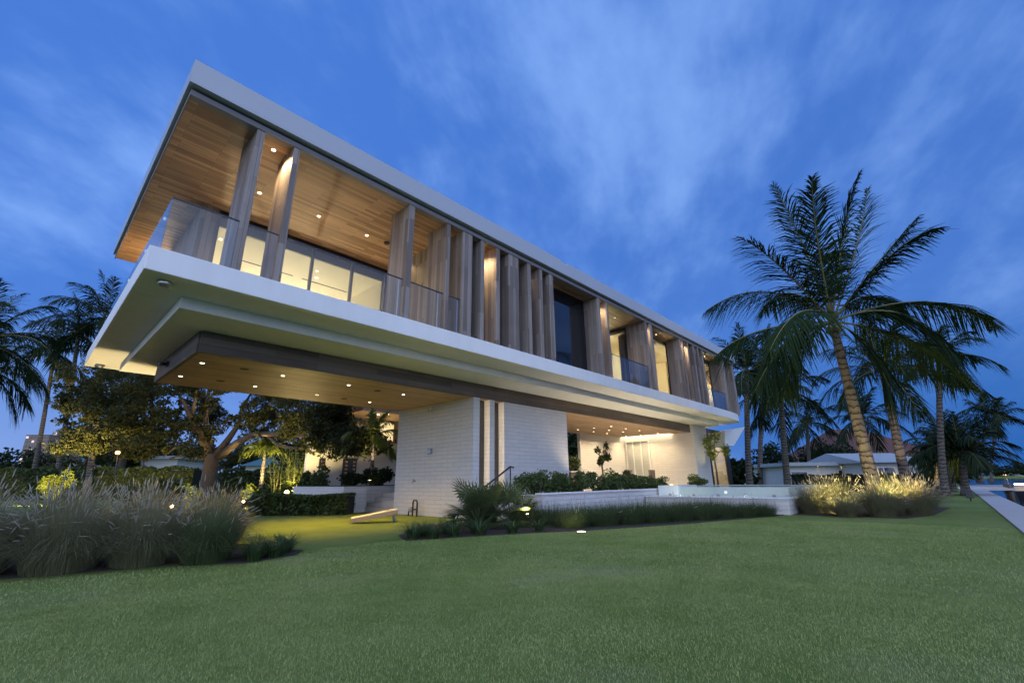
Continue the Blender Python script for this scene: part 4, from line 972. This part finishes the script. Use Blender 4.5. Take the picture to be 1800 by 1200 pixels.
for px, D, lb, i in ((622,19.5,'dark shrub at the left of the planter box',0),(648,19.3,'dark shrub in the middle of the planter box',1),(672,19.0,'dark shrub at the right of the planter box',2)):
    b0 = ground(px,D); shrub('planter_shrub', lb, 'shrub', (b0[0],b0[1],1.30), (0.62,0.5,0.40), 1100, 0.13, 'darkleaf', 'shrubs in the planter box')
# bamboo by the white wall
bt = thing('bamboo', 'tall lit bamboo clump left of the white wall', 'bamboo', ground(512,28))
bV=[];bF=[];off=0; cm = MB(); b0 = ground(512,28)
for q in range(16):
    x = b0[0]+R.normal(0,.5); yq = b0[1]+R.normal(0,.5); hh = R.uniform(2.4,3.4); e = np.array([x+R.normal(0,.4), yq+R.normal(0,.4), hh])
    cm.tube([(x,yq,0),((x+e[0])/2,(yq+e[1])/2,hh*0.55),e],[0.03,0.025,0.01],5)
    P = np.array([x,yq,0])+ (e-np.array([x,yq,0]))*R.uniform(0.3,1,90)[:,None]+R.normal(0,.22,(90,3)); V,F = leaf_quads(P,0.24,R,0.18); bV.append(V); bF.append(F+off); off+=len(V)
part('culms', cm, plain('bamboo_stem',(0.25,0.24,0.07),0.4), bt)
link('foliage', arrays_to_mesh('foliage', np.concatenate(bV)-np.array(wpos(bt)), np.concatenate(bF)), M['litleaf'], bt)

# ------------------------------------------------------------------ buildings behind
# guest wing and white wall behind the tower
gw = thing('guest_wing', 'white walled wing with slot windows seen behind the tower', 'building', (10, 25, 0))
x0 = on(541,800,1,25)[0]; zt = on(560,772,1,25)[2]
part('wall', MB().box(x0, 22, 25, 25.3, 0, zt), plain('wing_render', (0.50,0.49,0.48), 0.7, var=0.06), gw)
for pa_, pb_, ya, yb in ((604,622,805,868),(562,570,806,822)):
    q0 = on(pa_,ya,1,24.95); q1 = on(pb_,yb,1,24.95)
    wn = part('window', MB().box(q0[0],q1[0],24.93,24.99,max(0.1,q1[2]),q0[2]), M['black'], gw)
    xs = np.linspace(q0[0]+.05,q1[0]-.05,3)
    mb = MB()
    for zz in np.arange(max(.2,q1[2])+.1, q0[2]-.1, .2): mb.box(q0[0]+.12, q0[0]+.26, 24.91, 24.928, zz, zz+.1).box(q1[0]-.22, q1[0]-.08, 24.91, 24.928, zz, zz+.1)
    part('lattice', mb, plain('lattice',(0.30,0.22,0.12),0.6), wn)
zs = on(665,722,1,22.5)[2]; xs0 = on(638,720,1,22.5)[0]
part('eave', MB().box(xs0, 20, 22.5, 27, zs-0.05, zs+0.5), M['beam_wood'], gw)
part('upper_wall', MB().box(xs0+1.2, 20, 25.3, 25.6, zt, zs-0.05), M['fin_wood'], gw)
q = on(680,755,1,24.5); wn = part('window', MB().box(q[0]-0.1, q[0]+0.9, 25.2, 25.29, zt+0.15, zs-0.2), emit('lit_window', (1,0.72,0.34), 0.9), gw)
for px in (650,665,682):
    p = on(px,728,2,zs-0.05); lp = part('downlight', MB().lathe((p[0],min(p[1],26.5),zs-0.06),[(0.06,-0.01),(0.06,0.01)],12), M['lamp'], gw)
lamp_light(lp, 'POINT', (xs0+1.6, 24.2, zs-1.0), 22, WARM, 0.1)
def block_house(name, label, px0, px1, D, top_py, depth, wallm, roofm, roof='flat', cat='house', win=(), over=0.5, group=None, base=0.0):
    a = ground(px0, D); b = ground(px1, D); d_ = (b-a)[:2]; L = np.linalg.norm(d_); ang = math.atan2(d_[1], d_[0])
    h = far((px0+px1)/2, top_py, D)[2]
    t = thing(name, label, cat, (a[0],a[1],base), group, ang)
    link('wall', MB().box(0,L,0,depth,0,h).mesh('wall'), wallm, t)
    if roof == 'flat': rmb = MB().box(-over,L+over,-over,depth+over,h,h+0.3)
    elif roof == 'hip':
        rh = depth*0.28; rmb = MB().add([(-over,-over,h),(L+over,-over,h),(L+over,depth+over,h),(-over,depth+over,h),(L*0.3,depth/2,h+rh),(L*0.7,depth/2,h+rh)],[(0,1,5,4),(1,2,5),(2,3,4,5),(3,0,4),(3,2,1,0)])
    else:
        rh = depth*0.12; rmb = MB().add([(-over,-over,h),(L+over,-over,h),(L+over,depth+over,h),(-over,depth+over,h),(-over,depth/2,h+rh),(L+over,depth/2,h+rh)],[(0,1,5,4),(1,2,5),(2,3,4,5),(3,0,4),(3,2,1,0)])
    link('roof', rmb.mesh('roof'), roofm, t)
    for u0,u1,z0,z1 in win:
        wn = link('window', MB().box(u0*L,u1*L,-0.06,-0.01,z0*h,z1*h).mesh('window'), M['white'], t)
        nb_ = max(1,int(round((u1-u0)*L/1.1))); pmb = MB(); st_ = (u1-u0)*L/nb_
        for k in range(nb_): pmb.box(u0*L+k*st_+.06, u0*L+(k+1)*st_-.06, -0.075, -0.062, z0*h+.08, z1*h-.08)
        link('pane', pmb.mesh('pane'), M['darkglass'], wn)
    return t
HW = plain('house_paint', (0.62,0.62,0.60), 0.7); RB = plain('pale_roof', (0.36,0.40,0.42), 0.6); RT = plain('red_tile', (0.11,0.045,0.03), 0.8, var=0.3, scale=4, bump=0.6); TEAL = plain('teal_roof',(0.05,0.15,0.14),0.6)
block_house('white_bungalow', 'long low white bungalow with flat roof behind the lit grass', 1388, 1530, 40, 818, 9, HW, RB, 'flat', win=((0.03,0.24,0.35,0.8),(0.62,0.85,0.4,0.85)))
block_house('boat_house', 'white low house with pale sloped roof and dark windows right of the palm trunk', 1530, 1638, 37, 812, 8, HW, RB, 'gable', win=((0.06,0.45,0.25,0.85),(0.55,0.95,0.1,0.85)))
block_house('tiled_villa', 'villa with red tiled hip roof behind the bungalow', 1500, 1665, 62, 800, 16, plain('villa_paint',(0.42,0.30,0.22),0.8), RT, 'hip', win=((0.2,0.3,0.4,0.8),(0.6,0.7,0.4,0.8)))
block_house('white_neighbour_house', 'white neighbour house with teal roof behind the small lit palm', 428, 478, 46, 818, 8, HW, TEAL, 'gable', win=((0.1,0.9,0.0,0.45),))
block_house('white_cottage', 'white cottage with dark doors left of the oak trunk', 240, 305, 46, 806, 7, HW, RB, 'flat', win=((0.25,0.37,0.1,0.75),(0.5,0.63,0.1,0.75)))
block_house('white_cottage', 'small pale cottage behind the leaning palm trunks', 105, 200, 52, 812, 7, HW, TEAL, 'gable', win=((0.4,0.55,0.2,0.7),))
FARLIT = emit('lit_window_far',(1,0.62,0.3),0.5)
def tower(label, px0, px1, D, top_py, wm, floors, group):
    t = block_house('high_rise', label, px0, px1, D, top_py, 25, wm, wm, 'flat', 'tower block', (), 0.3, group)
    a = ground(px0,D); b = ground(px1,D); L = np.linalg.norm((b-a)[:2]); h = far((px0+px1)/2,top_py,D)[2]
    for f in range(floors):
        z0 = h*(f+0.25)/floors; z1 = h*(f+0.75)/floors
        for k in range(7):
            x0_, x1_ = L*(k+.15)/7, L*(k+.85)/7
            link('window', MB().box(x0_, x1_, -0.15, -0.02, z0, z1).mesh('window'), FARLIT if R.uniform() < 0.22 else M['darkglass'], t)
GT = 'distant tower blocks on the left skyline'
tower('brown distant tower block with lit balconies at the left edge', 22, 64, 300, 762, plain('tower_brown',(0.22,0.16,0.13),0.8), 12, GT)
tower('pale slim distant tower right of the brown one', 68, 88, 330, 755, plain('tower_pale',(0.42,0.42,0.44),0.8), 12, GT)
tower('small dark distant block between palm trunks', 98, 108, 330, 760, plain('tower_dark',(0.12,0.12,0.14),0.8), 8, GT)
# hedges and trees on the right
GRT = 'dark broadleaf trees right of the house'
for i, (px, D, tpy, rp, n_, lb) in enumerate(((1300,40,800,38,1600,'low dark shrubbery right of the house end'),(1365,58,775,40,1800,'rounded dark tree between the palms'),(1450,56,775,45,2000,'rounded dark tree behind the bungalow, left of the palm trunk'),
      (1480,64,765,40,1800,'dark tree top behind the bungalow roof'),(1610,70,772,40,1600,'dark tree right of the red roof'),(1690,55,780,46,2000,'dark tree behind the low seawall palms'),(1720,70,780,40,1600,'dark tree on the shore by the dock'))):
    bg_tree(lb, px, D, tpy, rp, n_, 0.45, 'darkleaf', GRT, 0.05, i+40)
hedge('hedge in front of the white bungalow', ground(1395,36), ground(1640,34), 1.25, 1.0, 3000, 0.22, 'darkleaf')

# ------------------------------------------------------------------ garden lamps
LG = 'garden spotlights'
def spotlight(label, p, aim, power, cone=70, color=(1.0,0.74,0.30), group=LG, size=0.06, bright=True):
    p = np.asarray(p, float); t = thing('garden_spotlight', label, 'lamp', p, group)
    d_ = np.asarray(aim, float)-p-np.array([0,0,0.14]); d_ /= np.linalg.norm(d_); c = p+np.array([0,0,0.14])
    part('stake', MB().tube([p, c], 0.012, 6), M['black'], t)
    part('head', MB().tube([c-d_*0.07, c+d_*0.05], [size*0.8, size], 10), M['black'], t)
    part('lens', MB().tube([c+d_*0.052, c+d_*0.06], size*0.85, 10), M['lampwarm'], t)
    lamp_light(t, 'SPOT', c+d_*0.09, power, color, 0.03, d_, cone, 0.5)
g = ground(500,22); spotlight('bright lamp facing the camera among the shrubs, with a starry glare', on(504,866,1,19.6)-np.array([0,0,0.14]), (4.6,13.6,3.7), 300, 100, size=0.10)
b0 = ground(98,28); spotlight('spotlight lighting the yellow shrub by the left hedge', (b0[0]*0.92,b0[1]*0.92,0.35), (b0[0],b0[1],1.5), 6500, 120)
b0 = ground(30,30); 
spotlight('spotlight at the foot of the oak trunk', ground(352,26), po(345,740), 260, 70)
spotlight('spotlight under the long right limb of the oak', ground(520,21), po(570,735,-7.5), 2200, 100)
spotlight('spotlight under the left limbs of the oak', ground(290,27), po(260,760), 520, 100)
spotlight('spotlight below the small lit palm', ground(462,28), far(466,792,30), 2600, 80)
spotlight('spotlight lighting the bamboo', ground(520,26.5), ground(514,28,2.2), 900, 90)
spotlight('spotlight lighting the round shrub by the white wall', ground(570,19.2), ground(562,20.5,0.8), 120, 100)
spotlight('spotlight lighting the croton', ground(437,20.5), ground(440,22,0.8), 500, 100)
spotlight('spotlight lighting the plants at the oak foot', ground(326,20.3), ground(330,22,0.8), 420, 100)
spotlight('spotlight lighting the planter palm trunk', ground(650,18.2,0.97), far(656,770,19.5), 300, 50, (1,0.8,0.5))
spotlight('tree light under the left end of the house', (1.7,16.4,0.3), (1.2,16.9,4.4), 700, 60, (1,0.75,0.35))
spotlight('spotlight at the right foot of the main palm', ground(1549,14.1), pm(48,235), 330, 62, (1,0.80,0.52))
spotlight('spotlight in the grass left of the main palm', (17.15,2.72,0.30), (18.4,2.95,0.95), 190, 150, (1,0.80,0.28), LG, 0.035)
spotlight('spotlight in the grass right of the main palm', (17.70,1.56,0.52), (18.6,1.68,1.05), 180, 150, (1,0.80,0.28), LG, 0.035)
spotlight('spotlight lighting the tawny grass', (20.0,1.05,0.42), (21.0,1.3,1.0), 180, 150, (1,0.66,0.32))
spotlight('spotlight lighting the low yellow palm', ground(1646,27.4), far(1644,806,29), 400, 80)
spotlight('spotlight at the foot of the second palm', ground(1588,17.8), far(1572,740,19), 200, 46, (1,0.78,0.5))
p_ = on(1268,838,1,9.9); spotlight('spotlight below the lit tree by the corner window', (p_[0]-0.2, 9.5, 0.5), (p_[0]-0.4, 10.0, 2.8), 110, 70, (1,0.85,0.5))
spotlight('spotlight in the fan palm bush', (8.55,7.55,0.15), (8.8,9.0,4.2), 16, 130, (1.0,0.80,0.5), LG, 0.03)
spotlight('small spotlight in the left grass bed', on(302,889,1,10.0)-np.array([0,0,0.14]), (0.5,2,1.15), 4, 120, size=0.03)
spotlight('small spotlight at the right end of the left grass bed', on(428,881,1,11.6)-np.array([0,0,0.14]), (0.5,2,1.15), 4, 120, size=0.03)
for i_, x_ in enumerate((15.6, 18.9, 22.2)):
    spotlight('uplight among the terrace shrubs washing the soffit, %s from the tower' % ('first','second','third')[i_], (x_, 10.2, 0.64), (x_+0.5, 9.6, 4.3), 190, 158, (1.0,0.80,0.52), 'uplights in the terrace planter')
ig = thing('ground_light', 'flush round light glowing in the lawn edge before the planter wall', 'lamp', (8.76,6.19,0.012))
part('rim', MB().lathe((8.76,6.19,0.012), [(0.11,0.0),(0.11,0.012)], 20), M['steel'], ig)
part('lens', MB().lathe((8.76,6.19,0.026), [(0.09,-0.002),(0.09,0.004)], 20), emit('ground_lens', (1.0,0.88,0.35), 6), ig)
lamp_light(ig, 'SPOT', (8.76,6.19,0.05), 70, (1,0.85,0.4), 0.05, (0.3,0.6,1), 130)
sl_ = thing('street_lamp', 'orange lamp glowing on a post below the left trees', 'street lamp', ground(206,27))
s0 = ground(206,27); s1 = far(207,795,27)
part('pole', MB().tube([s0, s1+np.array([0,0,0.1])], [0.05,0.03], 8), M['black'], sl_)
part('lantern', MB().lathe(s1, [(0.08,-0.10),(0.13,0),(0.08,0.09)], 12), emit('sodium', (1.0,0.40,0.06), 5), sl_)
lamp_light(sl_, 'POINT', s1+np.array([-0.2,-0.25,0]), 22, (1,0.5,0.15), 0.2)
# black box lights by the path
for i, (px, py, lb) in enumerate(((1707,880,'nearer black box light on a stake at the path edge'),(1697,871,'farther black box light on a stake at the path edge'))):
    p = on(px,py,2,0.0); t = thing('bollard_light', lb, 'lamp', p, 'black box lights by the seawall path')
    part('head', MB().hexa([p+np.array(q) for q in ((-.12,-.14,.12),(.12,-.14,.12),(.12,.14,.12),(-.12,.14,.12))],[p+np.array(q) for q in ((-.05,-.12,.5),(.2,-.12,.46),(.2,.12,.46),(-.05,.12,.5))]), M['black'], t, 0.01)
    part('stake', MB().tube([p, p+np.array([0,0,0.14])], 0.025, 6), M['black'], t)

# ------------------------------------------------------------------ water side: dock, boats, far shore
dk = thing('wooden_dock', 'low dock with lit boat beside it beyond the seawall path', 'dock', (60, -2, -0.4))
part('deck', MB().box(58, 64, -3.4, 2.5, -0.12, 0.06), M['stone'], dk)
part('deck', MB().box(74, 84, -4.6, -1.0, -0.2, 0.0), M['grey'], dk)
for x in (58.4, 61, 63.6): part('pile', MB().tube([(x,-3.2,-1.6),(x,-3.2,0.4)], 0.12, 8), M['bark'], dk)
bo = thing('motor_boat', 'small dark motor boat with lit cabin moored at the dock', 'boat', (70, -4.6, -1.2))
part('hull', MB().hexa([(66,-5.0,-1.3),(73,-5.2,-1.3),(73,-3.8,-1.3),(66,-4.0,-1.3)],[(64.8,-5.4,-0.3),(74,-5.6,-0.5),(74,-3.4,-0.5),(64.8,-3.8,-0.3)]), plain('boat_hull',(0.08,0.08,0.1),0.3), bo)
part('cabin', MB().hexa([(68,-5.1,-0.4),(72,-5.1,-0.4),(72,-3.9,-0.4),(68,-3.9,-0.4)],[(68.6,-4.9,0.2),(71.8,-4.9,0.2),(71.8,-4.1,0.2),(68.6,-4.1,0.2)]), plain('boat_cabin',(0.12,0.12,0.13),0.4), bo)
cl_ = part('cabin_light', MB().box(68.05, 68.2, -4.9, -4.1, 0.2, 0.32), emit('boat_light',(1,0.72,0.42),9), bo)
lamp_light(cl_, 'POINT', (67.2,-4.5,0.5), 40, (1,0.7,0.4), 0.1)
shore = [(590+30*math.sin(i*1.3), -500+i*45) for i in range(13)]
struct('far_shore', MB().prism([(560,-520),(580,30),(900,30),(900,-900),(700,-900)], -1.5, 0.2), M['lawn'])
FV=[];FF=[];off=0
for i in range(60):
    y_ = R.uniform(-420,30); c = np.array([R.uniform(590,640), y_, 0]); hh = R.uniform(6,15)
    V,F = leaf_quads(clumpy((c[0],c[1],hh*.5),(R.uniform(8,16),R.uniform(8,16),hh*.5),260,R,10,.4),2.2,R,.6); FV.append(V);FF.append(F+off);off+=len(V)
o = link('far_trees', arrays_to_mesh('far_trees', np.concatenate(FV), np.concatenate(FF)), M['darkleaf']); o['kind'] = 'stuff'
FV=[];FF=[];off=0
for i in range(90):
    a_ = R.uniform(0.02,2.0); rr = R.uniform(150,420); c = np.array([rr*math.cos(a_), rr*math.sin(a_)+2, 0]); hh = R.uniform(5,9)
    V,F = leaf_quads(clumpy((c[0],c[1],hh*.45),(R.uniform(7,14),R.uniform(7,14),hh*.5),260,R,10,.4),1.7,R,.6); FV.append(V);FF.append(F+off);off+=len(V)
o = link('far_wood', arrays_to_mesh('far_wood', np.concatenate(FV), np.concatenate(FF)), M['darkleaf']); o['kind'] = 'stuff'
for i in range(5):
    c = far(1764+i*9, 831-(i%2)*2, 420); L = 14
    t = thing('shore_house', 'small pale house on the far shore, %s from the left' % ordn[i], 'house', (c[0],c[1],0.2), 'houses on the far shore')
    part('wall', MB().box(c[0]-4,c[0]+4,c[1]-6,c[1]+6,0.2,4.2), HW, t)
    part('roof', MB().hexa([(c[0]-4.5,c[1]-6.5,4.2),(c[0]+4.5,c[1]-6.5,4.2),(c[0]+4.5,c[1]+6.5,4.2),(c[0]-4.5,c[1]+6.5,4.2)],[(c[0]-1,c[1]-4,6),(c[0]+1,c[1]-4,6),(c[0]+1,c[1]+4,6),(c[0]-1,c[1]+4,6)]), RB, t)
    part('lit_window', MB().box(c[0]-4.1,c[0]-4.02,c[1]-1,c[1]+1,1.2,2.6), emit('shore_light',(1,0.6,0.3),5), t)

# ------------------------------------------------------------------ turf blades near the camera
def turf(n, rmin, rmax, h, wd, seed):
    rng = np.random.RandomState(seed)
    r_ = np.sqrt(rng.uniform(rmin**2, rmax**2, n)); a_ = YAW + rng.uniform(-0.98, 0.98, n)
    x = r_*np.cos(a_); y = r_*np.sin(a_)
    keep = y > -0.72
    edge = np.interp(x, [-9,-3,0.16,0.95,1.85,2.55,3.35,3.7,5.4,6.6,8,9.2,12,15.9,17], [9.2,9.0,8.6,8.36,8.18,7.6,7.85,8.3,8.3,7.6,6.98,6.28,5.23,4.2,4.0])
    keep &= (y < edge-0.01)
    x, y = x[keep], y[keep]; n = len(x); az = rng.uniform(0,6.28,n); L = h*rng.uniform(0.5,1.2,n); ln = rng.uniform(0.1,0.9,n)
    P = np.stack([x,y,np.zeros(n)],1); s = np.stack([-np.sin(az),np.cos(az),0*az],1)*wd*0.5
    t = P + np.stack([np.cos(az)*L*ln,np.sin(az)*L*ln,L],1)
    V = np.stack([P-s,P+s,t],1).reshape(-1,3); return V, np.arange(3*n).reshape(n,3)
V1,F1 = turf(300000, 2.4, 6.5, 0.016, 0.0034, 3); V2,F2 = turf(330000, 6.5, 15.0, 0.018, 0.006, 4)
o = link('lawn_grass', arrays_to_mesh('lawn_grass', np.concatenate([V1,V2]), np.concatenate([F1,F2+len(V1)])), M['turfblade']); o['kind'] = 'stuff'
